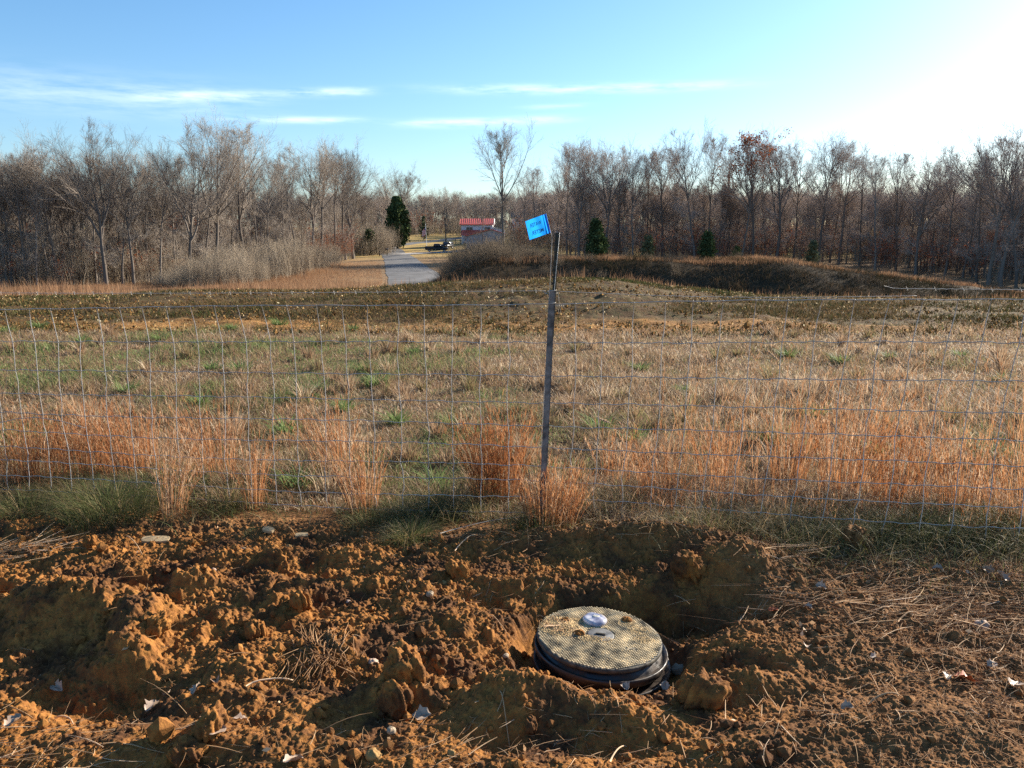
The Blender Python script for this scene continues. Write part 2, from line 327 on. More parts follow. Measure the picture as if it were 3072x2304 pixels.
nt.links.new(noise(nt, pos, 14, 8, 0.7), bp.inputs['Height']); nt.links.new(bp.outputs[0], b.inputs['Normal'])
M['land'] = m
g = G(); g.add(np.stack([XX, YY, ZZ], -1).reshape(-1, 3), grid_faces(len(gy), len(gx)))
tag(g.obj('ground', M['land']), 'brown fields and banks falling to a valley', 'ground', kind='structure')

# ------------------------------------------------------------------ dug soil in front of the fence
LID = px(1798, 1908, 0.0)                # centre of the meter lid
nx, ny = 2000, 1050
sx = np.linspace(SX0, SX1, nx); sy = np.linspace(SY0, SY1, ny)
BUMPS = [  # photo pixel, radius across, radius away, height
    (2020, 1655, .42, .13, .10), (1800, 1640, .34, .11, .05), (2190, 1720, .20, .12, .09), (1500, 1640, .40, .12, .04), (2280, 1700, .2, .12, .04),
    (1600, 2085, .16, .09, .075), (1760, 2105, .17, .085, .065), (1890, 2170, .15, .08, .06), (1480, 2110, .13, .10, .05), (1985, 2085, .12, .08, .02),
    (230, 1840, .34, .15, .165), (430, 1900, .14, .10, .14), (120, 1820, .2, .2, .05), (380, 1970, .10, .10, .13), (150, 1640, .4, .12, .03),
    (560, 1790, .15, .10, .15), (660, 1850, .14, .10, .05), (780, 1800, .20, .10, .06), (900, 1760, .25, .10, .05), (780, 1680, .35, .08, .05), (1050, 1670, .35, .08, .04),
    (960, 1960, .22, .10, .05), (1190, 2065, .11, .08, .06), (1080, 1890, .25, .10, .03), (1330, 1850, .2, .12, .03), (700, 2010, .10, .08, .05), (920, 2110, .12, .08, .02),
    (600, 2080, .22, .08, .03), (300, 2230, .3, .10, .04), (760, 2220, .26, .08, .04), (2200, 1900, .16, .10, .06), (2330, 1985, .14, .08, .05), (2240, 2070, .16, .07, .055),
    (2500, 2000, .3, .12, .02), (2660, 2200, .35, .12, .03), (2300, 2240, .25, .1, .03), (1440, 1960, .18, .10, .02)]
HOLES = [(1790, 1940, .36, .32, .15), (2110, 1830, .26, .22, .17), (1900, 1800, .30, .08, .12), (250, 1725, .5, .06, .10), (500, 1740, .25, .06, .07), (1700, 2215, .3, .09, .05), (300, 2070, .26, .12, .09), (480, 1800, .10, .10, .07), (1490, 1800, .16, .09, .09), (960, 1740, .22, .045, .06), (1230, 2120, .12, .06, .03)]
def blob(x, y, B, k=2.4):
    cx, cy, _ = px(B[0], B[1], 0)
    d = ((x - cx) / B[2]) ** 2 + ((y - cy) / B[3]) ** 2
    return B[4] * np.exp(-d ** (k / 2) * 0.9)
def soil(x, y):
    f1_, f2_ = fbm(x, y, 26, 3, 0.6, 8), fbm(x, y, 26, 3, 0.6, 9); g1_, g2_ = fbm(x, y, 75, 2, 0.6, 28), fbm(x, y, 75, 2, 0.6, 29)
    wx = x + 0.04 * fbm(x, y, 7, 3, 0.5, 3) + 0.018 * f1_; wy = y + 0.035 * fbm(x, y, 7, 3, 0.5, 4) + 0.018 * f2_; vx = x + 0.016 * f1_ + 0.008 * g1_; vy = y + 0.016 * f2_ + 0.008 * g2_
    z = np.zeros_like(x)
    for B in BUMPS: z = z + blob(wx, wy, B)
    for H in HOLES: z = z - blob(wx, wy, H, 3.0)
    dug = ss(y, 4.35 - 0.187 * x, 3.95 - 0.187 * x)                     # soil is only thrown about this side of the fence
    loose = dug * (0.62 + 0.38 * ss(x + 0.35 * fbm(x, y, 1.3, 2, 0.5, 41), 1.35, 0.6)) * (0.45 + 0.55 * ss(y, 2.35, 2.75))
    cr = fbm(x, y, 5, 3, 0.5, 55)
    z = z + 0.035 * fbm(x, y, 2.2, 4, 0.55, 14) * dug
    z = z + loose * (clods(wx, wy, 0.20, 101, 0.3, .2, .6) * 0.18 + clods(wx, wy, 0.095, 111, 0.30, .25, .7) * 0.42 * (0.7 + 1.4 * cr) + clods(vx, vy, 0.045, 121, 0.38, .25, .75) * 0.52 * (0.7 + 1.4 * cr) + 0.03 * fbm(vx, vy, 11, 3, 0.6, 35) + clods(vx, vy, 0.022, 131, 0.7, .3, .8) * 0.75 + 0.013 * np.abs(f1_) + 0.008 * fbm(vx, vy, 55, 3, 0.7, 33))
    z = z + clods(vx, vy, 0.013, 141, 0.8, .3, .8) * 0.65 * (0.4 + 0.6 * dug) + 0.005 * fbm(x, y, 90, 2, 0.7, 17)
    return z * (0.12 + 0.88 * dug)
SXX, SYY = np.meshgrid(sx, sy)
def keep_box(x, y):
    """press the soil away from the meter body"""
    d = np.hypot(x - LID[0], y - LID[1]); return ss(d, 0.39, 0.29)
S0 = soil(SXX, SYY)
kb = keep_box(SXX, SYY); S0 = S0 * (1 - kb) + kb * np.minimum(S0 * 0.4, -0.16)
edge = 1 - inside(SXX, SYY)
SZZ = ground(SXX, SYY) + S0 * (1 - edge) - 0.03 * (edge > 0.999)
def soil_z(x, y):
    """height of the finished surface at points"""
    x = np.asarray(x, float); y = np.asarray(y, float)
    i = np.clip(((x - SX0) / (SX1 - SX0) * (nx - 1)), 0, nx - 1); j = np.clip(((y - SY0) / (SY1 - SY0) * (ny - 1)), 0, ny - 1)
    zz = SZZ[j.astype(int), i.astype(int)]
    ins = (x > SX0) & (x < SX1) & (y > SY0) & (y < SY1)
    return np.where(ins, zz, ground(x, y))
m, nt, b = new_mat('red_clay')
geo = nt.nodes.new('ShaderNodeNewGeometry'); sp = nt.nodes.new('ShaderNodeSeparateXYZ'); pos = geo.outputs['Position']; nt.links.new(pos, sp.inputs[0])
clay_lo = ramp(nt, [(0.25, (0.125, 0.052, 0.019)), (0.45, (0.235, 0.098, 0.028)), (0.6, (0.335, 0.148, 0.038)), (0.78, (0.48, 0.265, 0.088))]); nt.links.new(noise(nt, pos, 26.0, 8, 0.75), clay_lo.inputs[0])
clay_dk = ramp(nt, [(0.3, (0.05, 0.024, 0.012)), (0.5, (0.105, 0.047, 0.02)), (0.72, (0.20, 0.095, 0.035))]); nt.links.new(noise(nt, pos, 30.0, 8, 0.75), clay_dk.inputs[0])
class _C: pass
clay = _C(); clay.outputs = [mixc_(nt, maprange(nt, noise(nt, pos, 3.4, 7, 0.68), 0.46, 0.60), clay_lo.outputs[0], clay_dk.outputs[0])]
turf = ramp(nt, [(0.3, (0.085, 0.04, 0.017)), (0.5, (0.20, 0.093, 0.034)), (0.7, (0.37, 0.19, 0.075))]); nt.links.new(noise(nt, pos, 22.0, 8, 0.75), turf.inputs[0])
# turfy brown soil to the right and along the fence
md = nt.nodes.new('ShaderNodeMath'); md.operation = 'MULTIPLY_ADD'; nt.links.new(noise(nt, pos, 2.2, 5), md.inputs[0]); md.inputs[1].default_value = 1.4; nt.links.new(sp.outputs[0], md.inputs[2])
f1 = maprange(nt, md.outputs[0], 1.35, 2.1)
mf = nt.nodes.new('ShaderNodeMath'); mf.operation = 'MULTIPLY_ADD'; nt.links.new(sp.outputs[0], mf.inputs[0]); mf.inputs[1].default_value = 0.187; nt.links.new(sp.outputs[1], mf.inputs[2])
mf2 = nt.nodes.new('ShaderNodeMath'); mf2.operation = 'MULTIPLY_ADD'; nt.links.new(noise(nt, pos, 3.0, 5), mf2.inputs[0]); mf2.inputs[1].default_value = 0.5; nt.links.new(mf.outputs[0], mf2.inputs[2])
f2 = maprange(nt, mf2.outputs[0], 3.95, 4.35)
col = mixc_(nt, f2, mixc_(nt, f1, clay.outputs[0], turf.outputs[0]), turf.outputs[0])
nt.links.new(col, b.inputs['Base Color']); b.inputs['Roughness'].default_value = 0.95; b.inputs['Specular IOR Level'].default_value = 0.15
bp = nt.nodes.new('ShaderNodeBump'); bp.inputs['Strength'].default_value = 0.7; bp.inputs['Distance'].default_value = 0.006
nt.links.new(noise(nt, pos, 160, 5, 0.7), bp.inputs['Height']); nt.links.new(bp.outputs[0], b.inputs['Normal'])
M['clay'] = m
g = G(); g.add(np.stack([SXX, SYY, SZZ], -1).reshape(-1, 3), grid_faces(ny, nx))
tag(g.obj('soil', M['clay']), 'freshly dug orange clay heaped in clods round the meter', 'soil', kind='structure')

# ------------------------------------------------------------------ road
rp = [(1262, 900, -3.45), (1243, 850, -3.6), (1222, 805, -3.5), (1203, 778, -3.4), (1189, 762, -3.1), (1181, 750, -2.6), (1190, 740, -2.1), (1225, 729, -1.2), (1290, 717, -0.2), (1375, 703, 1.0)]
rc = []
for (a, c, z) in rp:
    if c > 722: p = px(a, c, z)
    else: p = None
    rc.append(p)
# explicit far points where the ray is nearly level
rc = [(-8.6, 70), (-9.6, 85), (-13.6, 108), (-18.8, 140), (-24.5, 175), (-31, 208), (-36, 232), (-36, 250), (-31, 274), (-23, 303), (-12, 345), (2, 395)]
rc = np.array([(p[0], p[1]) for p in rc], float)
def smooth_line(P, n):
    t = np.concatenate([[0], np.cumsum(np.linalg.norm(np.diff(P, axis=0), axis=1))]); u = np.linspace(0, t[-1], n)
    Q = np.stack([np.interp(u, t, P[:, 0]), np.interp(u, t, P[:, 1])], 1)
    for _ in range(12): Q[1:-1] = (Q[:-2] + 2 * Q[1:-1] + Q[2:]) / 4
    return Q
RC = smooth_line(rc, 240)
def road_mesh(C, w, dz, mat, name, label, ncr=9):
    T = np.gradient(C, axis=0); T /= np.linalg.norm(T, axis=1, keepdims=True); N = np.stack([T[:, 1], -T[:, 0]], 1)
    s = np.linspace(-0.5, 0.5, ncr); w = np.broadcast_to(w, (len(C),))
    w2 = w[:, None] * (1 + 0.10 * fbm(np.arange(len(C))[:, None] * 1.0 + 0 * s[None], np.sign(s)[None] * 9.0 + 0 * w[:, None], 0.25, 3, 0.6, 12)); P = C[:, None, :] + N[:, None, :] * (s[None, :] * w2)[..., None]
    Z = ground(P[..., 0], P[..., 1]) + dz + 0.05 * (1 - (2 * s[None]) ** 2)
    V = np.concatenate([P, Z[..., None]], -1); gg = G(); gg.add(V.reshape(-1, 3), grid_faces(len(C), ncr)[:, ::-1])
    return tag(gg.obj(name, mat), label, 'road', kind='structure')
M['asphalt'] = mat_plain('worn_asphalt', (0.115, 0.11, 0.108), 0.9, 0, 0.3, 0.5, 0.3)
M['gravel'] = mat_plain('gravel', (0.34, 0.31, 0.28), 0.95, 0, 0.2, 1.2, 0.4)
road_mesh(RC, np.interp(np.arange(240), [0, 60, 150, 240], [6.6, 6.6, 6.4, 6.0]), 0.03, M['asphalt'], 'road', 'pale worn asphalt lane winding back into the valley')
DW = smooth_line(np.array([(-27.5, 192), (-22, 199), (-15, 202), (-10, 204), (-5, 206)], float), 60)
road_mesh(DW, 7.5, 0.09, M['gravel'], 'driveway', 'grey gravel driveway branching right to the pickup')

# ------------------------------------------------------------------ vegetation builders
def blades(g, base, H, W, bend, azi, segs=3, rnd=None, rng=None, droop=0.3, m=0, twist=None):
    base = np.asarray(base, float); n = len(base); t = np.linspace(0, 1, segs + 1)
    H = np.broadcast_to(H, (n,)); W = np.broadcast_to(W, (n,)); bend = np.broadcast_to(bend, (n,))
    dx = np.cos(azi); dy = np.sin(azi)
    h = (bend * H)[:, None] * t ** 1.8
    z = H[:, None] * (t - droop * bend[:, None] * t ** 3)
    P = np.stack([base[:, 0:1] + dx[:, None] * h, base[:, 1:2] + dy[:, None] * h, base[:, 2:3] + z], -1)
    wa = azi + PI / 2 + (rng.uniform(-1.0, 1.0, n) if twist is None else twist)
    wv = np.stack([np.cos(wa), np.sin(wa), np.zeros(n)], -1)
    wt = np.interp(t, [0, 0.3, 1.0], [0.75, 1.0, 0.12])
    off = wv[:, None, :] * (W[:, None] * wt[None] / 2)[..., None]
    V = np.stack([P - off, P + off], 2)       # n, segs+1, 2, 3
    idx = np.arange(n * (segs + 1) * 2).reshape(n, segs + 1, 2)
    F = np.stack([idx[:, :-1, 0], idx[:, :-1, 1], idx[:, 1:, 1], idx[:, 1:, 0]], -1).reshape(-1, 4)
    if rnd is None: rnd = rng.uniform(0, 1, n)
    g.add(V.reshape(-1, 3), F, np.repeat(np.clip(rnd, 0, 1), (segs + 1) * 2), m)
def lying(g, base, L, W, azi, tilt, rng, rnd, curl=0.25, segs=4, m=0):
    """straws and blades lying about"""
    n = len(base); t = np.linspace(0, 1, segs + 1)
    az_t = azi[:, None] + (rng.normal(0, curl, n) * 2)[:, None] * t
    st = (L / segs)[:, None]
    X = np.cumsum(np.cos(az_t) * st, 1); Y = np.cumsum(np.sin(az_t) * st, 1)
    Zc = np.sin(tilt)[:, None] * t * L[:, None] * (1 - 0.4 * t)
    P = np.stack([base[:, 0:1] + X, base[:, 1:2] + Y, base[:, 2:3] + Zc], -1)
    P[..., 2] = np.maximum(P[..., 2], soil_z(P[..., 0], P[..., 1]) + 0.003)
    r = W[:, None] / 2 * np.interp(t, [0, .5, 1], [.9, 1, .35])[None]
    V, F = tubes(P, r, 3)
    g.add(V, F, np.repeat(rnd, (segs + 1) * 3), m)
def grow_level(rng, start, dirs, length, r0, npts, wig, up, taper=0.35):
    n = len(start); P = np.zeros((n, npts, 3)); P[:, 0] = start; d = dirs.copy()
    for i in range(1, npts):
        d = d + rng.normal(0, wig, (n, 3)); d[:, 2] += up; d /= np.linalg.norm(d, axis=1, keepdims=True)
        P[:, i] = P[:, i - 1] + d * (length / (npts - 1))[:, None]
    Rr = r0[:, None] * np.linspace(1, taper, npts)[None]
    return P, Rr
def spawn(rng, P, Rr, k, tmin, tmax, a0, a1, L, lr, rr, sym=True):
    """k children per parent branch"""
    n, npts, _ = P.shape; par = np.repeat(np.arange(n), k)
    t = rng.uniform(tmin, tmax, n * k); f = t * (npts - 1); i = np.minimum(f.astype(int), npts - 2); u = f - i
    s = P[par, i] * (1 - u)[:, None] + P[par, i + 1] * u[:, None]
    T = P[par, i + 1] - P[par, i]; T /= np.linalg.norm(T, axis=1, keepdims=True) + 1e-9
    q = rng.normal(0, 1, (n * k, 3)); q -= T * (q * T).sum(1, keepdims=True); q /= np.linalg.norm(q, axis=1, keepdims=True) + 1e-9
    a = rng.uniform(a0, a1, n * k)
    d = T * np.cos(a)[:, None] + q * np.sin(a)[:, None]
    rad = (Rr[par, i] * (1 - u) + Rr[par, i + 1] * u) * rr
    ln = L[par] * lr * rng.uniform(0.6, 1.25, n * k) * (1.15 - 0.45 * t)
    return s, d, ln, rad
def make_tree(seed, H=20, r0=0.2, crown=0.45, limbs=12, spread=0.32, lean=0.02, wig=0.05, forks=1, k2=8, k3=7, k4=4, twig=0.014, leaves=0, pale=0.0, side=5, low=0):
    rng = np.random.default_rng(seed)
    d0 = np.array([[rng.normal(0, lean), rng.normal(0, lean), 1.0]]); d0 /= np.linalg.norm(d0)
    gt = G(); gc = G()
    P0, R0 = grow_level(rng, np.zeros((1, 3)), d0, np.array([H * 0.93]), np.array([r0]), 14, wig * 0.55, 0.03, 0.10)
    P0[0, 0, 2] = -0.5; R0[0, 0] *= 1.35
    V, F = tubes(P0, R0, side + 2); gt.add(V, F, rng.uniform(0.25, 0.5) + pale)
    mains = [(P0, R0, np.array([H]))]
    if forks > 1:
        s, d, ln, rad = spawn(rng, P0, R0, forks - 1, crown * 0.75, crown * 1.05, 0.25, 0.5, np.array([H * 0.55]), 1.0, 0.75)
        Pf, Rf = grow_level(rng, s, d, np.full(len(s), H * (1 - crown) * 0.95), rad, 10, wig, 0.10, 0.15)
        V, F = tubes(Pf, Rf, side); gt.add(V, F, rng.uniform(0.3, 0.5) + pale)
    # limbs, steeply rising and fanning out to the crown's outline
    def limbs_of(P, Rr, n, t0, L):
        s, d, ln, rad = spawn(rng, P, Rr, n, t0, 0.98, 0.30, 0.48 + spread * 1.3, np.full(len(P), L), 1.0, 0.66)
        h = np.clip((s[:, 2] / H - crown) / (1 - crown), 0, 1); ln = H * ((1 - crown) * np.clip(1.0 - h, 0.0, 1.0) * (0.72 + spread) + 0.05) * rng.uniform(0.65, 1.0, len(s))
        P_, R_ = grow_level(rng, s, d, ln, rad, 9, wig * 0.8, 0.05, 0.16); return P_, R_, ln
    P1, R1, L1 = limbs_of(P0, R0, limbs, crown, H * spread)
    if forks > 1:
        Pb, Rb, Lb = limbs_of(Pf, Rf, max(4, limbs // 2), 0.2, H * spread * 0.8); P1 = np.concatenate([P1, Pb, Pf[:, :9]]); R1 = np.concatenate([R1, Rb, Rf[:, :9]]); L1 = np.concatenate([L1, Lb, np.full(len(Pf), H * 0.3)])
    V, F = tubes(P1, np.maximum(R1, twig), 4); gt.add(V, F, np.repeat(rng.uniform(0.3, 0.6, len(P1)) + pale, 36))
    if low:
        s, d, ln, rad = spawn(rng, P0, R0, low, 0.12, crown, 0.9, 1.4, np.array([H * 0.16]), 1.0, 0.15)
        Pl, Rl = grow_level(rng, s, d, ln, np.maximum(rad, twig), 9, wig, 0.03, 0.3); P1 = np.concatenate([P1, Pl]); R1 = np.concatenate([R1, Rl]); L1 = np.concatenate([L1, ln])
        V, F = tubes(Pl, np.maximum(Rl, twig), 3); gc.add(V, F, np.repeat(rng.uniform(0.4, 1, len(Pl)), 27))
    s, d, ln, rad = spawn(rng, P1, R1, k2, 0.12, 1.0, 0.30, 0.80, np.maximum(L1, H * 0.10), 0.42, 0.6)
    P2, R2 = grow_level(rng, s, d, ln, rad, 6, wig * 1.0, 0.05, 0.4)
    V, F = tubes(P2, np.maximum(R2, twig), 3); gc.add(V, F, np.repeat(rng.uniform(0, 0.7, len(P2)), 18))
    s, d, ln, rad = spawn(rng, P2, R2, k3, 0.05, 1.0, 0.30, 0.90, ln, 0.55, 0.6)
    P3, R3 = grow_level(rng, s, d, ln, rad, 4, wig * 1.2, 0.08, 0.5)
    V, F = tubes(P3, np.maximum(R3, twig * 0.62), 3); gc.add(V, F, np.repeat(rng.uniform(0.1, 0.9, len(P3)), 12))
    if k4:
        s, d, ln, rad = spawn(rng, P3, R3, k4, 0.1, 1.0, 0.30, 0.8, ln, 0.62, 0.6)
        P4, R4 = grow_level(rng, s, d, np.maximum(ln, 0.5), rad, 3, wig * 1.2, 0.07, 0.5)
        V, F = tubes(P4, np.maximum(R4, twig * 0.45), 3); gc.add(V, F, np.repeat(rng.uniform(0.2, 1, len(P4)), 9))
    gl = None
    if leaves:
        gl = G(); pts = P3[rng.integers(0, len(P3), leaves), rng.integers(0, 4, leaves)]
        if isinstance(pale, float) and low: pass
        leafs(gl, pts + rng.normal(0, 0.12, (leaves, 3)), 0.16, rng)
    return gt, gc, gl
def leafs(g, pts, size, rng, m=0, rnd=None):
    n = len(pts); a = rng.normal(0, 1, (n, 3)); a /= np.linalg.norm(a, axis=1, keepdims=True); b = rng.normal(0, 1, (n, 3)); b -= a * (a * b).sum(1, keepdims=True); b /= np.linalg.norm(b, axis=1, keepdims=True)
    s = size * rng.uniform(0.5, 1.3, n)[:, None]
    V = np.stack([pts - a * s, pts - b * s * 0.55, pts + a * s, pts + b * s * 0.55], 1).reshape(-1, 3)
    g.add(V, np.arange(n * 4).reshape(n, 4), np.repeat(rng.uniform(0, 1, n) if rnd is None else rnd, 4), m)
def cedar_mesh(seed, H, W, n=5200, size=0.16, low=0.05):
    rng = np.random.default_rng(seed); g = G(); gt = G()
    tube(gt, [(0, 0, -0.3), (0.03 * H, 0, H * 0.5), (0.01, 0, H * 0.93)], [0.035 * H, 0.022 * H, 0.01], 6, 0, 0.2)
    # branches grouped in sprays, so that the outline is ragged
    ns = int(n / 26); zz = rng.uniform(0, 1, ns) ** 0.9; rad = np.interp(zz, [0, 0.12, 0.35, 0.7, 1.0], [0.65, 0.92, 1.0, 0.74, 0.22]) * W / 2 * rng.uniform(0.5, 1.18, ns)
    a = rng.uniform(0, 2 * PI, ns); C = np.stack([np.cos(a) * rad, np.sin(a) * rad, low * H + zz * H * (1 - low) + rad * 0.25], -1)
    S = np.stack([np.zeros(ns), np.zeros(ns), C[:, 2] - rad * 0.35], -1)
    P = np.stack([S, S * 0.45 + C * 0.55 + [0, 0, -0.02 * H], C], 1); V, F = tubes(P, np.full((ns, 3), 0.012 * H * 0.4), 3); gt.add(V, F, 0.2)
    par = np.repeat(np.arange(ns), 26); u = rng.uniform(0.45, 1.1, ns * 26)[:, None]
    pts = S[par] * (1 - u) + C[par] * u + rng.normal(0, 1, (ns * 26, 3)) * (W * 0.045 + 0.05)
    shade = np.clip(rng.uniform(0, 1, ns)[par] * 0.7 + rng.uniform(0, 0.4, ns * 26), 0, 1)
    leafs(g, pts, size, rng, 0, shade)
    return gt, g
def scatter(name, pts, rot, scl, protos, label, cat):
    """one object of kind stuff: instances of the given plants on points"""
    me = bpy.data.meshes.new(name); n = len(pts); me.vertices.add(n); me.vertices.foreach_set('co', np.asarray(pts, np.float32).ravel())
    e = np.zeros((n, 3), np.float32); e[:, 2] = rot; at = me.attributes.new('erot', 'FLOAT_VECTOR', 'POINT'); at.data.foreach_set('vector', e.ravel())
    scl = np.asarray(scl, np.float32); scl = np.stack([scl] * 3, -1) if scl.ndim == 1 else scl
    at = me.attributes.new('escl', 'FLOAT_VECTOR', 'POINT'); at.data.foreach_set('vector', scl.astype(np.float32).ravel())
    at = me.attributes.new('eidx', 'INT', 'POINT'); at.data.foreach_set('value', (np.arange(n) * 7 % len(protos)).astype(np.int32))
    o = link(name, me); md = o.modifiers.new('scatter', 'NODES'); ng = bpy.data.node_groups.new(name + '_nodes', 'GeometryNodeTree'); md.node_group = ng
    ng.interface.new_socket('Geometry', in_out='INPUT', socket_type='NodeSocketGeometry'); ng.interface.new_socket('Geometry', in_out='OUTPUT', socket_type='NodeSocketGeometry')
    N = ng.nodes.new; gi = N('NodeGroupInput'); go = N('NodeGroupOutput'); ip = N('GeometryNodeInstanceOnPoints'); jn = N('GeometryNodeJoinGeometry')
    for p in protos:
        oi = N('GeometryNodeObjectInfo'); oi.inputs['Object'].default_value = p; oi.inputs['As Instance'].default_value = True; ng.links.new(oi.outputs['Geometry'], jn.inputs[0])
    def att(nm, dt):
        a = N('GeometryNodeInputNamedAttribute'); a.data_type = dt; a.inputs['Name'].default_value = nm; return a.outputs['Attribute']
    ng.links.new(gi.outputs[0], ip.inputs['Points']); ng.links.new(jn.outputs[0], ip.inputs['Instance']); ip.inputs['Pick Instance'].default_value = True
    ng.links.new(att('eidx', 'INT'), ip.inputs['Instance Index']); ng.links.new(att('erot', 'FLOAT_VECTOR'), ip.inputs['Rotation']); ng.links.new(att('escl', 'FLOAT_VECTOR'), ip.inputs['Scale'])
    ng.links.new(ip.outputs[0], go.inputs[0])
    return tag(o, label, cat, kind='stuff')
def merged(name, parts, mats):
    """parts: list of (G, material index) -> one mesh object used only as a source for scatter()"""
    g = G()
    for q, mi in parts:
        if q is None or not q.n: continue
        off = g.n; g.V += q.V; g.A += q.A
        for k in (3, 4):
            for F in q.F[k]: g.F[k].append(F + off); g.M[k].append(np.full(len(F), mi, np.int32))
        g.n += q.n
    return bpy.data.objects.new(name, g.mesh(name, mats))
def at(PX, d, PY=770):
    p = pxd(PX, PY, d); return np.array([p[0], d, float(ground(p[0], d))])
RNG = np.random.default_rng(11)
# ------------------------------------------------------------------ woods: tree kinds
LEFT_EDGE = ([-900, 0, 300, 550, 732, 830, 940, 1058], [75, 88, 92, 102, 116, 136, 152, 182])
RIGHT_EDGE = ([1540, 1640, 1736, 2520, 2640, 2850, 2950, 3100, 3900], [250, 205, 152, 150, 136, 124, 106, 98, 90])
KINDS = {
 'a': dict(H=21, r0=0.29, crown=0.46, limbs=13, spread=0.34, wig=0.085, forks=2, k2=8, k3=6, k4=4, low=3, twig=0.012),
 'b': dict(H=21, r0=0.24, crown=0.50, limbs=15, spread=0.28, wig=0.08, forks=1, k2=8, k3=6, k4=4, low=9, twig=0.012),
 'c': dict(H=21, r0=0.33, crown=0.44, limbs=13, spread=0.42, wig=0.095, forks=3, k2=8, k3=6, k4=4, low=3, twig=0.012),
 'd': dict(H=21, r0=0.21, crown=0.50, limbs=15, spread=0.20, wig=0.08, forks=1, k2=8, k3=6, k4=4, low=10, twig=0.012),
}
PROTO = {}
def proto(kind, seed, brown):
    k = (kind, seed, brown)
    if k not in PROTO:
        gt, gc, gl = make_tree(seed * 31 + ord(kind) + (500 if brown else 0), pale=(0.28 if kind == 'b' and seed == 2 else 0.0), **KINDS[kind])
        zs = np.concatenate(gc.V)[:, 2]; PROTO[k] = (gt, gc, gt.mesh('tree_trunk', M['bark_r' if brown else 'bark']), gc.mesh('tree_crown', M['twig_r' if brown else 'twig']), float(np.percentile(zs, 99.6)))
    return PROTO[k]
def place_tree(PX, d, top, kind, seed, label, group, brown=False, flip=0.0, extra=None):
    p = at(PX, d); H = pxd(PX, top, d)[2] - p[2]; pr = proto(kind, seed, brown); s = H / pr[4]
    t = empty('bare_tree', tuple(p), flip, label, 'tree', group); t.scale = (s * (1.0 if H < 24 else 0.9), s, s)
    link('trunk', pr[2], t); link('crown', pr[3], t)
    return t
LG = 'bare trees of the wood left of the lane'; RG = 'bare trees of the wood on the right'
LT = [
 (30, 92, 470, 'd', 1, 'slim bare tree at the very left end of the left wood', 0.3), (72, 90, 425, 'b', 1, 'bare tree with thin straight trunk, second from the left end of the left wood', 1.0),
 (101, 89, 520, 'd', 2, 'short dark-trunked bare tree before the leftmost tall crown', 2.2), (163, 93, 398, 'c', 1, 'wide bare tree with two tall crowns rising near the left end of the left wood', 0.5),
 (231, 100, 470, 'b', 2, 'pale bare tree standing just left of the big dark forked tree', 4.0), (311, 90, 361, 'c', 2, 'big dark forked bare tree, tallest and broadest of the left wood\'s left half', 1.9),
 (361, 96, 450, 'd', 3, 'thin bare tree just right of the big dark forked tree', 0.2), (394, 94, 470, 'a', 1, 'dark bare tree with a slanting trunk between big forked tree and pale forked one', 3.0),
 (440, 104, 460, 'd', 1, 'slender grey bare tree left of the pale forked trunk', 3.3), (477, 98, 448, 'b', 2, 'bare tree with pale slightly bent trunk halfway along the left wood', 5.2),
 (524, 106, 440, 'b', 3, 'narrow bare tree beside the broad spreading one in the left wood', 2.9), (571, 99, 412, 'c', 3, 'broad bare tree with fan-shaped crown and sunlit limbs, left of the two tallest', 0.0),
 (612, 112, 430, 'd', 2, 'thin bare tree squeezed between fan-shaped tree and tallest tree', 1.2), (647, 104, 352, 'a', 2, 'tallest bare tree of the left wood, narrow dark trunk', 2.4),
 (690, 118, 440, 'd', 3, 'low thin bare tree between the two tallest of the left wood', 5.5), (734, 114, 360, 'a', 3, 'tall bare tree with spreading upright limbs above the grey thicket', 0.9),
 (770, 128, 470, 'b', 1, 'bare tree in the dip of the skyline right of the two tallest', 2.0), (808, 130, 472, 'd', 1, 'leaning slender bare tree behind the grey thicket', 4.4),
 (850, 140, 468, 'b', 3, 'straight slender bare tree above the middle of the thicket', 0.7), (892, 142, 455, 'd', 2, 'thin grey bare tree left of the crooked one', 3.6),
 (942, 150, 432, 'c', 1, 'crooked bare tree with rounded crown in the wood\'s right part', 2.7), (966, 154, 404, 'a', 1, 'tallest of the bare trees at the lane end of the left wood', 4.9),
 (1011, 160, 432, 'b', 1, 'bare tree with twin dark stems near the lane', 5.9), (1036, 168, 445, 'a', 2, 'bare tree next to last before the gap over the lane', 3.9), (1060, 176, 455, 'c', 2, 'last bare tree of the left wood, rounded crown beside the open sky', 4.1)]
for (a, d, t_, k, s, lb, f) in LT: place_tree(a, d, t_, k, s, lb, LG, False, f)
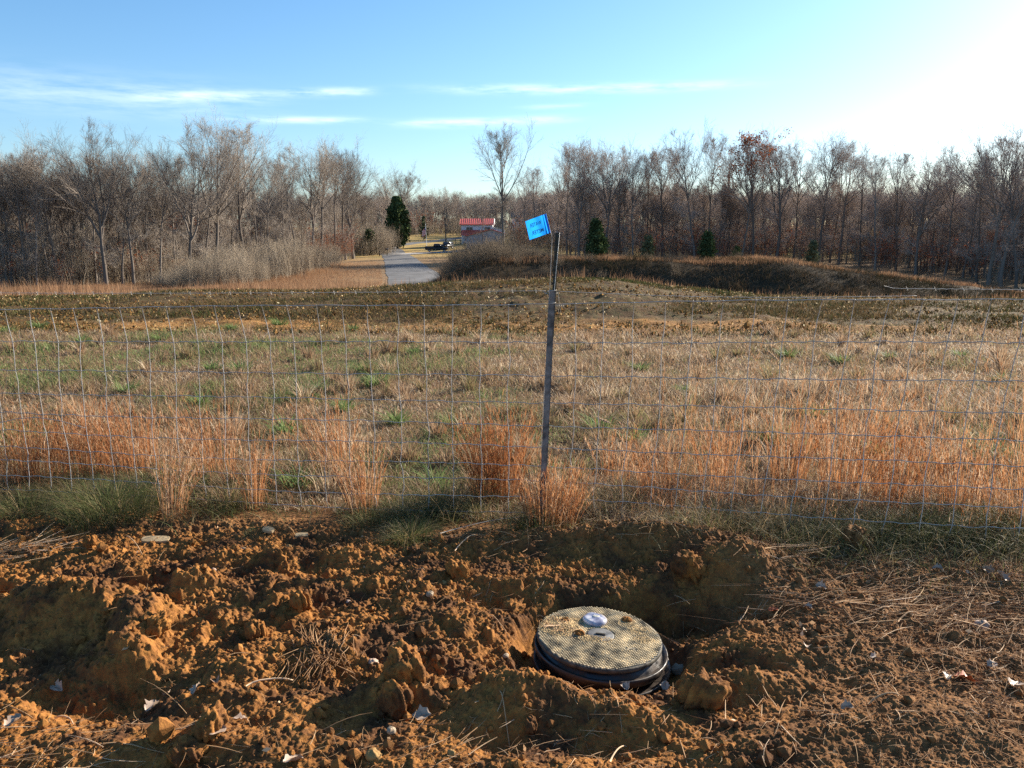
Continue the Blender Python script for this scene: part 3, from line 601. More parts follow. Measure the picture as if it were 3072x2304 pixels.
RT = [
 (1570, 235, 505, 'b', 1, 'small far bare tree just right of the tall single tree', .4), (1610, 215, 500, 'd', 2, 'far bare tree behind the blue flag', 1.4), (1665, 190, 470, 'a', 1, 'bare tree rising over the post top', 2.0), (1700, 160, 425, 'd', 1, 'bare tree at the left shoulder of the right wood', .9),
 (1736, 152, 404, 'a', 2, 'tall bare tree with pale trunk forming the right wood\'s left corner', 1.0), (1775, 158, 430, 'd', 3, 'slim bare tree behind the leftmost small evergreen', 3.0), (1815, 152, 421, 'c', 3, 'bare tree whose limbs fork low and fan out, above the leftmost small evergreen', 2.2),
 (1860, 160, 440, 'b', 3, 'bare tree in the level stretch of the right skyline', 0.6), (1898, 154, 440, 'b', 2, 'pale-trunked bare tree above the faint second evergreen', 4.0), (1942, 160, 447, 'd', 2, 'thin bare tree between faint evergreen and rusty saplings', 1.8),
 (1986, 155, 436, 'a', 3, 'bare tree behind the rusty-leaved saplings', 5.0), (2030, 160, 440, 'd', 1, 'slim bare tree left of the tall dark pair', 3.3), (2085, 148, 376, 'b', 1, 'left one of the tall dark pair of bare trees', 2.0),
 (2123, 150, 386, 'd', 3, 'right one of the tall dark pair of bare trees, ragged and narrow', 0.2), (2170, 158, 440, 'b', 3, 'bare tree between tall dark pair and red-leaved tree', 4.5), (2261, 148, 402, 'a', 1, 'curving bare tree just right of the red-leaved tree', 5.5),
 (2295, 158, 430, 'd', 2, 'thin bare tree left of the dense broad crown', 0.9), (2328, 146, 400, 'c', 1, 'broad dark bare tree with very dense crown right of the red-leaved tree', 3.5), (2380, 158, 430, 'b', 3, 'bare tree on the right flank of the dense broad crown', 2.6),
 (2456, 150, 400, 'a', 3, 'bare tree with reddish vine up its trunk', 1.5), (2490, 156, 430, 'd', 1, 'slim bare tree between vine-clad tree and narrow round one', 5.0), (2519, 150, 405, 'b', 1, 'bare tree with narrow round top, last tall one before the skyline dips', 0.1),
 (2580, 146, 450, 'd', 3, 'low bare tree where the right skyline dips', 2.9), (2629, 134, 443, 'b', 2, 'straight bare tree above the orange grass hummock', 4.2), (2690, 136, 450, 'd', 2, 'thin bare tree in the low stretch of the right skyline', 1.1),
 (2752, 128, 450, 'c', 2, 'bare tree with wide forked top in the low stretch', 5.3), (2800, 132, 480, 'd', 1, 'short slim bare tree left of the leaning one', 0.8), (2840, 124, 436, 'b', 3, 'bare tree leaning right with a crooked open top', 2.3),
 (2895, 118, 470, 'd', 3, 'short bare tree right of the leaning one', 4.7), (2937, 106, 438, 'd', 1, 'slim bare tree left of the tall right-hand group', 3.1), (2976, 104, 362, 'c', 3, 'tallest bare tree near the right edge with spreading top', 1.3),
 (3012, 100, 372, 'a', 2, 'tall bare tree with long forked limbs close to the right edge', 0.0), (3058, 98, 415, 'b', 1, 'bare tree cut by the right edge of the view', 2.1)]
for (a, d, t_, k, s, lb, f) in RT: place_tree(a, d, t_, k, s, lb, RG, True, f)
place_tree(1510, 150, 369, 'a', 4, 'tall single bare tree with oval crown standing by the houses', None, False, 1.1)
place_tree(1213, 250, 492, 'c', 1, 'round-crowned bare tree behind the big dark evergreen', 'far bare trees beyond the lane', False, 2.1)
place_tree(1172, 255, 522, 'a', 1, 'smaller bare tree left behind the big dark evergreen', 'far bare trees beyond the lane', False, 0.7)
place_tree(1338, 236, 560, 'c', 2, 'low spreading bare tree left of the red-roofed house', 'far bare trees beyond the lane', False, 4.7)
place_tree(1452, 196, 610, 'd', 3, 'small bare tree in front of the red-roofed house', 'far bare trees beyond the lane', True, 1.7)
# tree that keeps its rusty leaves, and leafy saplings
gt, gc, gl = make_tree(77, H=20.5, r0=0.2, crown=0.40, limbs=15, spread=0.2, wig=0.08, forks=1, k2=8, k3=5, k4=2, leaves=1)
rr_ = np.random.default_rng(5); cv = np.concatenate(gc.V); cv = cv[cv[:, 2] > 8.5]
nodes = cv[rr_.integers(0, len(cv), 60)]; gl = G()
leafs(gl, nodes[rr_.integers(0, 60, 2600)] + rr_.normal(0, 0.42, (2600, 3)), 0.15, rr_)
p = at(2222, 146); t = empty('leafy_oak', tuple(p), 0.4, 'tree keeping dark rusty-red leaves among the bare ones', 'tree'); s_ = (pxd(2222, 412, 146)[2] - p[2]) / 20.5; t.scale = (s_, s_, s_)
gt.obj('trunk', M['bark_r'], t); gc.obj('crown', M['twig_r'], t); gl.obj('leaves', M['rustleaf'], t)
# stuff: the mass of the woods behind the front trees
def fill(edge, n, depth, lo, hi, rng, power=1.0):
    PX = rng.uniform(edge[0][0], edge[0][-1], n); d = np.interp(PX, edge[0], edge[1]) + 3 + depth * rng.uniform(0, 1, n) ** power
    x = (PX - 1536) / FPX * d * 1.01; return np.stack([x, d, ground(x, d) - 0.1], -1), rng.uniform(0, 6.28, n), rng.uniform(lo, hi, n)
def protos_for(brown, seeds=(1, 2, 3), kinds='bd'):
    out = []
    for k in kinds:
        for s in seeds:
            q = proto(k, s, brown); out.append(merged('wood_tree', [(q[0], 0), (q[1], 1)], [M['bark_r' if brown else 'bark'], M['twig_r' if brown else 'twig']]))
    return out
PL = protos_for(False); PRt = protos_for(True)
P_, r_, s_ = fill(LEFT_EDGE, 480, 130, 0.48, 0.70, RNG, 1.4); scatter('wood', P_, r_, s_, PL, 'dense grey mass of bare trees filling the left wood', 'woodland')
P_, r_, s_ = fill(RIGHT_EDGE, 700, 120, 0.50, 0.74, RNG, 1.4); scatter('wood', P_, r_, s_, PRt, 'dense brown mass of bare trees filling the right wood', 'woodland')
n = 900; PXs = np.concatenate([RNG.uniform(-600, 3600, 500), RNG.uniform(1000, 1800, 400)]); d = RNG.uniform(300, 470, n); x = (PXs - 1536) / FPX * d
ok = ~((PXs > 1180) & (PXs < 1420) & (d < 350)) & (np.hypot(x - np.interp(d, RC[:, 1], RC[:, 0]), 0) > 6)
P_ = np.stack([x, d, ground(x, d) - 0.1], -1)[ok]; scatter('wood', P_, RNG.uniform(0, 6.28, len(P_)), RNG.uniform(0.5, 0.85, len(P_)), PL[:4] + PRt[:2], 'hazy far wood closing the valley behind the houses', 'woodland')
# saplings and thickets
def thicket_proto(seed, H, stems, spread, mat, leaves=0, k=6, rad=0.02, outward=0.18):
    rng = np.random.default_rng(seed); g = G()
    st = np.concatenate([rng.normal(0, spread, (stems, 2)), np.full((stems, 1), -0.1)], 1); dr = np.concatenate([rng.normal(0, outward, (stems, 2)), np.ones((stems, 1))], 1); dr /= np.linalg.norm(dr, axis=1, keepdims=True)
    L = H * rng.uniform(0.55, 1.0, stems); P, Rr = grow_level(rng, st, dr, L, np.full(stems, rad), 6, 0.09, 0.06)
    V, F = tubes(P, Rr, 3); g.add(V, F, np.repeat(rng.uniform(0.3, 1, stems), 18))
    s, d, ln, rd = spawn(rng, P, Rr, k, 0.25, 1, 0.35, 0.8, L, 0.4, 0.6); P2, R2 = grow_level(rng, s, d, ln, np.maximum(rd, rad * .4), 4, 0.12, 0.12)
    V, F = tubes(P2, R2, 3); g.add(V, F, np.repeat(rng.uniform(0.2, 1, len(P2)), 12))
    s, d, ln, rd = spawn(rng, P2, R2, 4, 0.2, 1, 0.35, 0.8, ln, 0.5, 0.7); P3, R3 = grow_level(rng, s, d, ln, np.maximum(rd, rad * .3), 3, 0.12, 0.12)
    V, F = tubes(P3, R3, 3); g.add(V, F, np.repeat(rng.uniform(0.2, 1, len(P3)), 9))
    parts = [(g, 0)]
    if leaves:
        q = G(); leafs(q, P3[rng.integers(0, len(P3), leaves), rng.integers(0, 3, leaves)] + rng.normal(0, 0.05, (leaves, 3)), 0.10, rng); parts.append((q, 1))
    return merged('thicket_stems', parts, [mat, M['rustleaf']])
M['grey_stem'] = mat_blade('grey_stem', [(0.0, (0.17, 0.13, 0.095)), (0.5, (0.25, 0.20, 0.15)), (1.0, (0.36, 0.30, 0.225))], 0, objrand=0.3)
M['dark_stem'] = mat_blade('dark_stem', [(0.0, (0.08, 0.065, 0.05)), (0.5, (0.13, 0.105, 0.08)), (1.0, (0.22, 0.17, 0.12))], 0, objrand=0.3)
TP = [thicket_proto(i, 4.2, 16, 0.7, M['grey_stem'], 0) for i in (1, 2, 3)]
TPr = [thicket_proto(i + 9, 5.5, 6, 0.5, M['bark_r'], 260, 6, 0.025) for i in (1, 2, 3)]
TPd = [thicket_proto(i + 19, 2.6, 26, 0.5, M['dark_stem'], 0, 7, 0.014, 0.5) for i in (1, 2, 3)]
n = 330; PXs = RNG.uniform(520, 1000, n) + RNG.normal(0, 35, n); lo_ = np.interp(PXs, [450, 600, 760, 900, 1010], [84, 80, 84, 100, 128]); d = lo_ + RNG.uniform(0, 1, n) * np.interp(PXs, [450, 700, 1000], [10, 30, 28])
x = (PXs - 1536) / FPX * d; sc = np.interp(PXs, [480, 560, 700, 880, 1000], [0.35, 0.6, 1.0, 1.05, 0.8]) * RNG.uniform(0.4, 1.15, n)
scatter('thicket', np.stack([x, d, ground(x, d)], -1), RNG.uniform(0, 6, n), sc, TP, 'pale grey thicket of saplings in front of the left wood', 'thicket')
n = 260; PXs = RNG.uniform(-400, 560, n); d = np.interp(PXs, *LEFT_EDGE) + RNG.uniform(-2, 30, n); x = (PXs - 1536) / FPX * d
scatter('undergrowth', np.stack([x, d, ground(x, d)], -1), RNG.uniform(0, 6, n), RNG.uniform(0.6, 1.2, n), TP + TPr[:1], 'thin saplings and brush under the left wood', 'undergrowth')
n = 290; PXs = np.concatenate([RNG.uniform(1740, 3500, 160), RNG.normal(2060, 120, 80), RNG.normal(2700, 120, 50)]); d = np.interp(PXs, *RIGHT_EDGE) + RNG.uniform(-4, 32, n); x = (PXs - 1536) / FPX * d
scatter('undergrowth', np.stack([x, d, ground(x, d)], -1), RNG.uniform(0, 6, n), RNG.uniform(0.6, 1.35, n), TPr + TP[:1], 'rusty-leaved saplings and brush under the right wood', 'undergrowth')
n = 36; PXs = RNG.normal(1015, 38, n); d = np.interp(PXs, *LEFT_EDGE) - RNG.uniform(0, 14, n); x = (PXs - 1536) / FPX * d
scatter('undergrowth', np.stack([x, d, ground(x, d)], -1), RNG.uniform(0, 6, n), RNG.uniform(0.6, 1.2, n), TPr, 'rusty-leaved saplings at the lane end of the left wood', 'undergrowth')
n = 260; PXs = RNG.uniform(1340, 1760, n); d = RNG.uniform(60, 88, n); x = (PXs - 1536) / FPX * d
allow = np.array([pxd(a_, c_, e_)[2] for a_, c_, e_ in zip(PXs, np.interp(PXs, [1340, 1365, 1390, 1430, 1480, 1520, 1600, 1760], [800, 766, 738, 710, 704, 714, 740, 764]), d)]); sc = np.clip((allow - ground(x, d)) / 2.5, 0.15, 1.5) * RNG.uniform(0.55, 1.0, n)
scatter('brush', np.stack([x, d, ground(x, d)], -1), RNG.uniform(0, 6, n), sc, TPd, 'dark tangled brush on the bank right of the lane', 'brush')
n = 150; PXs = np.concatenate([RNG.uniform(1720, 2900, 150)]); d = 62 + 0.1 * 10 + RNG.uniform(2, 22, n); x = (PXs - 1536) / FPX * d
scatter('brush', np.stack([x, d, ground(x, d)], -1), RNG.uniform(0, 6, n), RNG.uniform(0.18, 0.45, n), TPd, 'low dark weeds on top of the spoil bank', 'brush')
n = 150; PXs = RNG.uniform(1075, 1175, n); d = RNG.uniform(190, 245, n); x = (PXs - 1536) / FPX * d; 
scatter('undergrowth', np.stack([x, d, ground(x, d)], -1), RNG.uniform(0, 6, n), RNG.uniform(0.6, 1.6, n), TP, 'pale brush lining the bend of the lane', 'undergrowth')
n = 1500; PXs = RNG.uniform(-900, 3900, n); d0_ = np.where(PXs < 1100, np.interp(PXs, *LEFT_EDGE), np.interp(PXs, *RIGHT_EDGE)); d0_ = np.where((PXs > 1065) & (PXs < 1560), 300, d0_); d = d0_ + RNG.uniform(25, 110, n); x = (PXs - 1536) / FPX * d
scatter('undergrowth', np.stack([x, d, ground(x, d) - .2], -1), RNG.uniform(0, 6, n), RNG.uniform(1.1, 2.2, n), TP + TPr[:1], 'tall saplings deep inside the woods closing the view between trunks', 'undergrowth')
n = 110; PXs = RNG.uniform(1525, 1760, n); d = RNG.uniform(185, 262, n); x = (PXs - 1536) / FPX * d
scatter('undergrowth', np.stack([x, d, ground(x, d) - .2], -1), RNG.uniform(0, 6, n), RNG.uniform(0.8, 1.5, n), TP + TPr[:1], 'pale brush before the distant green-roofed building', 'undergrowth')
n = 420; x = RNG.uniform(-8, 50, n); d = RNG.uniform(46, 66, n); k = fbm(x, d, 0.2, 3, 0.5, 77) > -0.12; x, d = x[k], d[k]; n = len(x)
scatter('brush', np.stack([x, d, ground(x, d)], -1), RNG.uniform(0, 6, n), RNG.uniform(0.12, 0.42, n), TPd, 'dark scrub scattered over the face of the spoil bank', 'brush')
# evergreens
M['needle_pale'] = mat_blade('dull_needle', [(0.0, (0.05, 0.06, 0.035)), (0.5, (0.085, 0.10, 0.055)), (1.0, (0.15, 0.16, 0.09))], 0)
def cedar(PX, base_d, top, wpx, label, seed, n=5200, group=None, mat=None):
    p = at(PX, base_d, 740); H = pxd(PX, top, base_d)[2] - p[2]; W = wpx / FPX * base_d
    gt, g = cedar_mesh(seed, H, W, n, 0.028 * H + 0.03); t = empty('evergreen_tree', tuple(p), 0, label, 'evergreen tree', group)
    gt.obj('trunk', M['bark_r'], t); g.obj('crown', mat or M['needle'], t); return t
SE = 'small evergreens on the spoil bank'
cedar(1194, 226, 596, 62, 'large dark evergreen beside the bend of the lane', 1, 13000)
cedar(1786, 66, 664, 50, 'dark conical evergreen, leftmost and tallest of those on the bank', 2, 6500, SE)
cedar(1806, 67.5, 708, 36, 'yellow-green low evergreen at the right foot of the tallest one on the bank', 3, 3000, SE)
cedar(1944, 69, 712, 38, 'grey-green faint evergreen second along the bank', 4, 2200, SE, M['needle_pale'])
cedar(2122, 66, 700, 44, 'round dark evergreen beneath the tall dark pair of bare trees', 5, 5000, SE)
cedar(2440, 72, 728, 42, 'loose green evergreen at the right end of the bank', 6, 1800, SE, M['needle_pale'])
cedar(2212, 72, 742, 26, 'tiny evergreen right of the round dark one', 7, 1500, SE)
cedar(1272, 300, 650, 26, 'grey-green evergreen behind the flagpole', 8, 1500, None, M['needle_pale'])
cedar(12, 150, 580, 60, 'green pine top showing at the far left edge', 9, 5000)
cedar(1108, 196, 690, 44, 'olive bushy evergreen left of the mailboxes', 10, 3000)
# ------------------------------------------------------------------ grass: stuff
def gpts(x, y, zf=ground): return np.stack([x, y, zf(x, y)], -1)
def persp_points(n, d0, d1, rng, pad=1.25, power=1.0):
    """points over the land inside a wide wedge, denser towards the camera"""
    u = rng.uniform(0, 1, n); d = d0 * (d1 / d0) ** (u ** power); a = rng.uniform(-0.66 * pad, 0.66 * pad, n); return a * d + 0.0, d
rng = np.random.default_rng(21)
g = G()
x, y = persp_points(215000, 4.1, 14.2, rng); k = (y > 4.27 - 0.187 * x); x, y = x[k], y[k]; n = len(x)
pn = fbm(x, y, 0.55, 4, 0.6, 61); green = ss(pn + 0.40 * ss(x, 2.0, -3) - 0.03 * ss(x, 1.0, 4), 0.0, 0.40)
tall = 0.6 + 0.8 * ss(fbm(x, y, 0.9, 3, 0.5, 63), -0.2, 0.4)
rnd = np.clip(0.66 + 0.25 * fbm(x, y, 2.2, 3, 0.5, 64) + rng.normal(0, 0.14, n) - 0.50 * green * rng.uniform(0.2, 1.1, n), 0, 1)
fade = 1 - 0.75 * ss(y + 0.5 * pn, 12.6, 13.8)
keep = rng.uniform(0, 1, n) < fade
Hh = 0.088 * tall * rng.uniform(0.45, 1.35, n) * (0.75 + 0.25 * fade)
mt_ = rng.uniform(0, 1, n); rnd = np.where(mt_ < 0.12, np.clip(rnd + 0.3, 0, 1), rnd); blades(g, gpts(x, y)[keep], Hh[keep], (0.0022 + 0.0006 * y)[keep] * rng.uniform(0.6, 1.4, keep.sum()), rng.uniform(0.3, 1.5, keep.sum()), rng.uniform(0, 6.28, keep.sum()), 3, rnd[keep], rng)
# tufts
T = [(840, 978, 1), (120, 985, 1), (20, 1000, 1), (700, 990, .8), (1060, 990, .7), (250, 1030, .8), (590, 1035, .7), (480, 1025, .8), (380, 1165, 1), (720, 1110, 1), (640, 1105, .8), (1090, 1110, 1), (1130, 1150, 1.2), (950, 1170, 1), (860, 1285, 1.2), (1160, 1030, .7), (1240, 1060, .8),
     (2360, 1065, .9), (2520, 1085, .9), (2670, 1070, .7), (2880, 1065, .7), (1350, 1265, .8), (1190, 1260, 1), (1560, 1230, .8), (1800, 1290, 1.1), (2440, 1260, 1), (2290, 1340, 1), (2050, 1180, .7), (3000, 1150, .8), (1920, 1110, .8), (1310, 1450, 1.0), (900, 1440, 1.2), (1030, 1220, 1), (2620, 1380, .8), (1900, 1330, .9), (600, 1200, .9)]
for (a, c, s) in T:
    p = px(a, c, 0.02); q = 90; ang = rng.uniform(0, 6.28, q); rad = 0.07 * s * (1 + p[1] * 0.06) * rng.uniform(0, 1, q); xx = p[0] + np.cos(ang) * rad; yy = p[1] + np.sin(ang) * rad
    blades(g, gpts(xx, yy), 0.15 * s * rng.uniform(0.5, 1.2, q) * (1 + p[1] * 0.02), 0.0045 + 0.0007 * p[1], rng.uniform(0.4, 1.6, q), ang + rng.normal(0, 0.5, q), 4, rng.uniform(0.0, 0.30, q), rng)
T2 = rng.uniform(0, 1, (260, 2))
for (u, v) in T2:                              # tan and brown tussocks
    yy0 = 4.5 * (13 / 4.5) ** u; xx0 = (v - 0.5) * 1.6 * yy0; q = 60; ang = rng.uniform(0, 6.28, q); rad = 0.08 * rng.uniform(0, 1, q); tone = rng.uniform(0.45, 0.85)
    blades(g, gpts(xx0 + np.cos(ang) * rad, yy0 + np.sin(ang) * rad), rng.uniform(0.12, 0.30) * rng.uniform(0.5, 1.1, q), 0.003 + 0.0006 * yy0, rng.uniform(0.2, 1.0, q), ang + rng.normal(0, 0.5, q), 4, np.clip(tone + rng.normal(0, .1, q), 0, 1), rng)
tag(g.obj('field_grass', M['fieldgrass']), 'matted tan and green grass of the field behind the fence', 'grass', kind='stuff')
# sparse growth and pale bits on the mound
g = G(); x, y = persp_points(130000, 12.6, 24, rng); n = len(x); pn = fbm(x, y, 0.5, 4, 0.6, 81); pm = fbm(x * 0.5, y, 1.6, 3, 0.6, 83)
k = rng.uniform(0, 1, n) < ss(pn + pm, -0.35, 0.35) * (0.3 + 0.7 * ss(y + pn, 14.2, 15.6)); x, y, pn = x[k], y[k], pn[k]; n = len(x)
blades(g, gpts(x, y) + [0, 0, 0.02], rng.uniform(0.04, 0.13, n), 0.008 + 0.0006 * y, rng.uniform(0.3, 1.5, n), rng.uniform(0, 6.28, n), 2, np.clip(0.5 + 0.4 * fbm(x, y, 0.35, 3, 0.5, 85) + rng.normal(0, 0.2, n), 0, 1), rng)
tag(g.obj('sparse_grass', M['bermgrass']), 'sparse low grass and weeds on the spread earth mound', 'grass', kind='stuff')
g = G(); x, y = persp_points(5200, 12.6, 21.5, rng, power=0.7); k = rng.uniform(0, 1, len(x)) < 0.25 + 0.75 * (ss(y, 18.2, 19.5) + ss(fbm(x, y, .6, 2, .5, 3), 0, .4)); x, y = x[k], y[k]
leafs(g, gpts(x, y) + np.stack([0 * x, 0 * x, rng.uniform(0.03, 0.09, len(x))], -1), 0.022, rng)
M['palebits'] = mat_blade('pale_leaf_bits', [(0, (0.34, 0.2, 0.08)), (0.6, (0.60, 0.42, 0.2)), (1, (0.8, 0.68, 0.45))], 0.25)
tag(g.obj('leaf_litter', M['palebits']), 'pale leaf scraps and pebbles strewn over the mound', 'litter', kind='stuff')
g = G(); x, y = persp_points(26000, 12.6, 22, rng, power=0.8); k = rng.uniform(0, 1, len(x)) < ss(fbm(x * .5, y * 1.3, .9, 3, .5, 12), -.3, .35); x, y = x[k], y[k]; n = len(x)
ico_ = np.array([(0, 0, 1), (1, 0, 0), (0, 1, 0), (-1, 0, 0), (0, -1, 0), (0, 0, -1)]); icf_ = np.array([(0, 1, 2), (0, 2, 3), (0, 3, 4), (0, 4, 1), (5, 2, 1), (5, 3, 2), (5, 4, 3), (5, 1, 4)])
sz = rng.gamma(2.0, 0.006, n) + 0.006; V = ico_[None] * sz[:, None, None] * rng.uniform(0.5, 1.3, (n, 6, 3)) + np.stack([x, y, ground(x, y) + 0.02 + rng.uniform(-.02, .05, n)], -1)[:, None]
g.add(V.reshape(-1, 3), (icf_[None] + (np.arange(n) * 6)[:, None, None]).reshape(-1, 3), np.repeat(rng.uniform(0, 1, n), 6)); M['earthbits'] = mat_blade('brown_earth', [(0, (0.10, 0.05, 0.02)), (0.7, (0.26, 0.14, 0.05)), (1, (0.5, 0.32, 0.14))], 0)
tag(g.obj('earth_crumbs', M['earthbits'], smooth=False), 'brown earth lumps on the spread mound', 'earth lumps', kind='stuff')
# tall grass behind the crest and in the valley
g = G(); n = 60000; x = rng.uniform(-24, 34, n); y = rng.uniform(22.2, 31, n); dens = ss(fbm(x, y, 0.4, 3, 0.5, 91), -0.5, 0.2) * ss(np.abs(x - 2), 26, 12); k = rng.uniform(0, 1, n) < (0.35 + 0.65 * dens) * (1 - 0.8 * ss(x, 3, 7)); x, y = x[k], y[k]; n = len(x)
blades(g, gpts(x, y), rng.uniform(0.3, 0.9, n) * (1 - 0.5 * ss(x, 2, 6)) * (0.8 + 0.6 * fbm(x, y, 0.5, 3, 0.5, 92)) * np.interp(y, [22, 26, 31], [0.7, 0.95, 1.2]), 0.012, rng.uniform(0.05, 0.35, n), rng.uniform(0, 6.28, n), 3, np.clip(0.55 + rng.normal(0, 0.2, n), 0, 1), rng)
n = 150000; PXs = rng.uniform(-300, 1230, n); d = np.interp(PXs, [-300, 300, 700, 1000, 1230], [60, 58, 56, 54, 52]) + rng.uniform(0, 1, n) * np.interp(PXs, [-300, 400, 800, 1000, 1130, 1230], [28, 32, 40, 90, 100, 24]); x = (PXs - 1536) / FPX * d; dr = np.abs(x - np.interp(d, RC[:, 1], RC[:, 0])); k = dr > 4.0; x, d, dr = x[k], d[k], dr[k]; n = len(x)
blades(g, gpts(x, d), rng.uniform(0.4, 1.0, n) * (0.9 + 0.7 * fbm(x, d, 0.12, 3, 0.5, 93)) * (0.3 + 0.5 * ss(dr, 6, 14)), 0.024, rng.uniform(0.1, 0.9, n), rng.uniform(0, 6.28, n), 2, np.clip(0.55 + 0.4 * fbm(x, d, 0.1, 2, 0.5, 94) + rng.normal(0, 0.18, n), 0, 1), rng)
tag(g.obj('tall_grass', M['fargrass']), 'tall orange-tan grass behind the mound and down the valley', 'grass', kind='stuff')
g = G(); n = 90000; x = rng.uniform(-9, 52, n); yb = 62 + 0.10 * (x - 5) + 1.0 * np.sin(x * 0.21); y = yb + rng.uniform(-1.2, 7, n); k = rng.uniform(0, 1, n) < 0.45 + 0.55 * ss(fbm(x, y, 0.3, 3, 0.6, 96), -0.35, 0.15); x, y = x[k], y[k]; n = len(x)
blades(g, gpts(x, y), rng.uniform(0.15, 0.6, n) * (0.75 + 0.7 * fbm(x, y, 0.4, 3, 0.5, 46)), 0.03, rng.uniform(0.1, 0.5, n), rng.uniform(0, 6.28, n), 2, np.clip(0.5 + rng.normal(0, 0.2, n), 0, 1), rng)
tag(g.obj('bank_grass', M['fargrass']), 'tan grass fringe along the top of the spoil bank', 'grass', kind='stuff')
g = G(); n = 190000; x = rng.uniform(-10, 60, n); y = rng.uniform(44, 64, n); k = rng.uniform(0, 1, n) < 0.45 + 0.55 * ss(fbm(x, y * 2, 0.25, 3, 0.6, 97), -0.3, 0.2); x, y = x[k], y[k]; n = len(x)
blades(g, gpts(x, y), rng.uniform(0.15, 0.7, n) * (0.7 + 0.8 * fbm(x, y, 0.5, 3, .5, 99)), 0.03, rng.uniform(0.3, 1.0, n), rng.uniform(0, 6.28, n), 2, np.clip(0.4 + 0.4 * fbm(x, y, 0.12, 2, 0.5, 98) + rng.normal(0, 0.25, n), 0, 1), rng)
tag(g.obj('slope_weeds', M['slopegrass_shaded']), 'weeds and brown grass coloured dark for the shaded face of the bank', 'weeds', kind='stuff')
# ------------------------------------------------------------------ grasses along the fence
def clump_geo(rng, n, H, rb, lean=(0, 0), outward=0.22, curls=1.6, fluff=5, w=0.0032, tone=0.45, ts=0.18):
    g = G(); a = rng.uniform(0, 2 * PI, n); rr = rb * np.sqrt(rng.uniform(0, 1, n)); bx = np.cos(a) * rr; by = np.sin(a) * rr
    Hs = H * (0.35 + 0.72 * rng.beta(2.2, 1.3, n)); dirx = np.cos(a) * outward * rr / rb + lean[0] + rng.normal(0, 0.06, n); diry = np.sin(a) * outward * rr / rb + lean[1] + rng.normal(0, 0.06, n)
    bend = np.hypot(dirx, diry); azi = np.arctan2(diry, dirx); base = np.stack([bx, by, np.full(n, -0.02)], -1); rn = np.clip(tone + rng.normal(0, ts, n), 0, 1)
    blades(g, base, Hs, w, bend, azi, 6, rn, rng, droop=0.25)
    def along(i, t):
        h = bend[i] * Hs[i] * t ** 1.8; return np.stack([base[i, 0] + np.cos(azi[i]) * h, base[i, 1] + np.sin(azi[i]) * h, base[i, 2] + Hs[i] * (t - 0.25 * bend[i] * t ** 3)], -1)
    k = int(n * curls); i = rng.integers(0, n, k); t = rng.uniform(0.1, 0.85, k)
    blades(g, along(i, t), rng.uniform(0.07, 0.2, k) * H / 0.7, w * 0.9, rng.uniform(0.5, 1.6, k), rng.uniform(0, 6.28, k), 5, np.clip(rn[i] + rng.normal(0.12, 0.15, k), 0, 1), rng, droop=0.75)
    k = n * fluff; i = rng.integers(0, n, k); t = rng.uniform(0.45, 1.0, k)
    blades(g, along(i, t), rng.uniform(0.02, 0.055, k), w * 1.3, rng.uniform(0.1, 0.7, k), azi[i] + rng.normal(0, 1, k), 2, np.clip(rn[i] + rng.normal(0.05, 0.15, k), 0, 1), rng)
    return g
BG = 'clumps of tall orange grass along the fence'
CL = [(30, 1440, .62, .16, 110, -.1, .45, 'rusty grass clump at the left edge of the view'), (120, 1425, .64, .2, 150, .05, .5, 'broad rusty grass clump, second from the left edge'), (250, 1400, .62, .2, 170, -.05, .38, 'dark rusty grass clump behind the low green tussock'),
      (400, 1400, .66, .2, 170, -.12, .45, 'dense orange grass clump whose plumes lean left over the tussock'), (520, 1530, .60, .07, 80, .22, .68, 'pale orange grass spray bending right, rooted at the edge of the clay'), (640, 1420, .70, .14, 130, -.18, .5, 'tall orange grass clump leaning left, third wire high'),
      (760, 1510, .60, .06, 46, .02, .55, 'thin upright orange stems standing singly between two clumps'), (1000, 1400, .68, .13, 100, -.22, .48, 'loose orange grass clump left of the post leaning left'), (1090, 1530, .60, .09, 90, -.12, .62, 'pale orange grass clump rooted low beside the grey-green dome'),
      (1455, 1500, .72, .09, 150, -.05, .22, 'dark red-brown upright grass clump, left one of the pair by the post'), (1520, 1500, .70, .08, 150, .03, .25, 'dark red-brown upright grass clump, right one of the pair by the post'), (1650, 1582, .44, .15, 200, .08, .5, 'orange grass clump at the foot of the post'),
      (1860, 1450, .45, .16, 100, .12, .55, 'low curly orange grass clump right of the post'), (1985, 1490, .60, .12, 110, -.12, .5, 'orange grass clump with a bent pale stalk, right of the curly one'), (2150, 1470, .60, .16, 130, -.08, .5, 'orange grass clump on the near side of the broad right-hand stand'),
      (2360, 1470, .72, .12, 120, .03, .42, 'tall narrow orange grass clump left of the brightest one'), (2540, 1500, .86, .17, 230, .05, .5, 'tallest brightest orange grass clump on the right with pale tips'), (2700, 1540, .66, .16, 140, .12, .35, 'orange grass clump over the dark hollow on the right'),
      (2860, 1560, .62, .18, 140, -.1, .48, 'orange grass clump near the right edge'), (3040, 1580, .66, .18, 140, -.12, .5, 'orange grass clump cut by the right edge of the view')]
for q, (a, c, H, rb, n, ln, tone, lb) in enumerate(CL):
    r2 = np.random.default_rng(300 + q); p = px(a, c, 0.0); z = float(soil_z(p[0], p[1]))
    g = clump_geo(r2, int(n * (0.85 if a < 1700 else 0.6)), H * (0.92 if a < 1700 else 0.86), rb, (ln, r2.normal(0, .05)), 0.34, tone=tone, w=0.0036, fluff=7); o = g.obj('grass_clump', M['bluestem']); o.location = (p[0], p[1], z); tag(o, lb, 'grass clump', BG)
DG = 'grey-green tussocks under the fence'
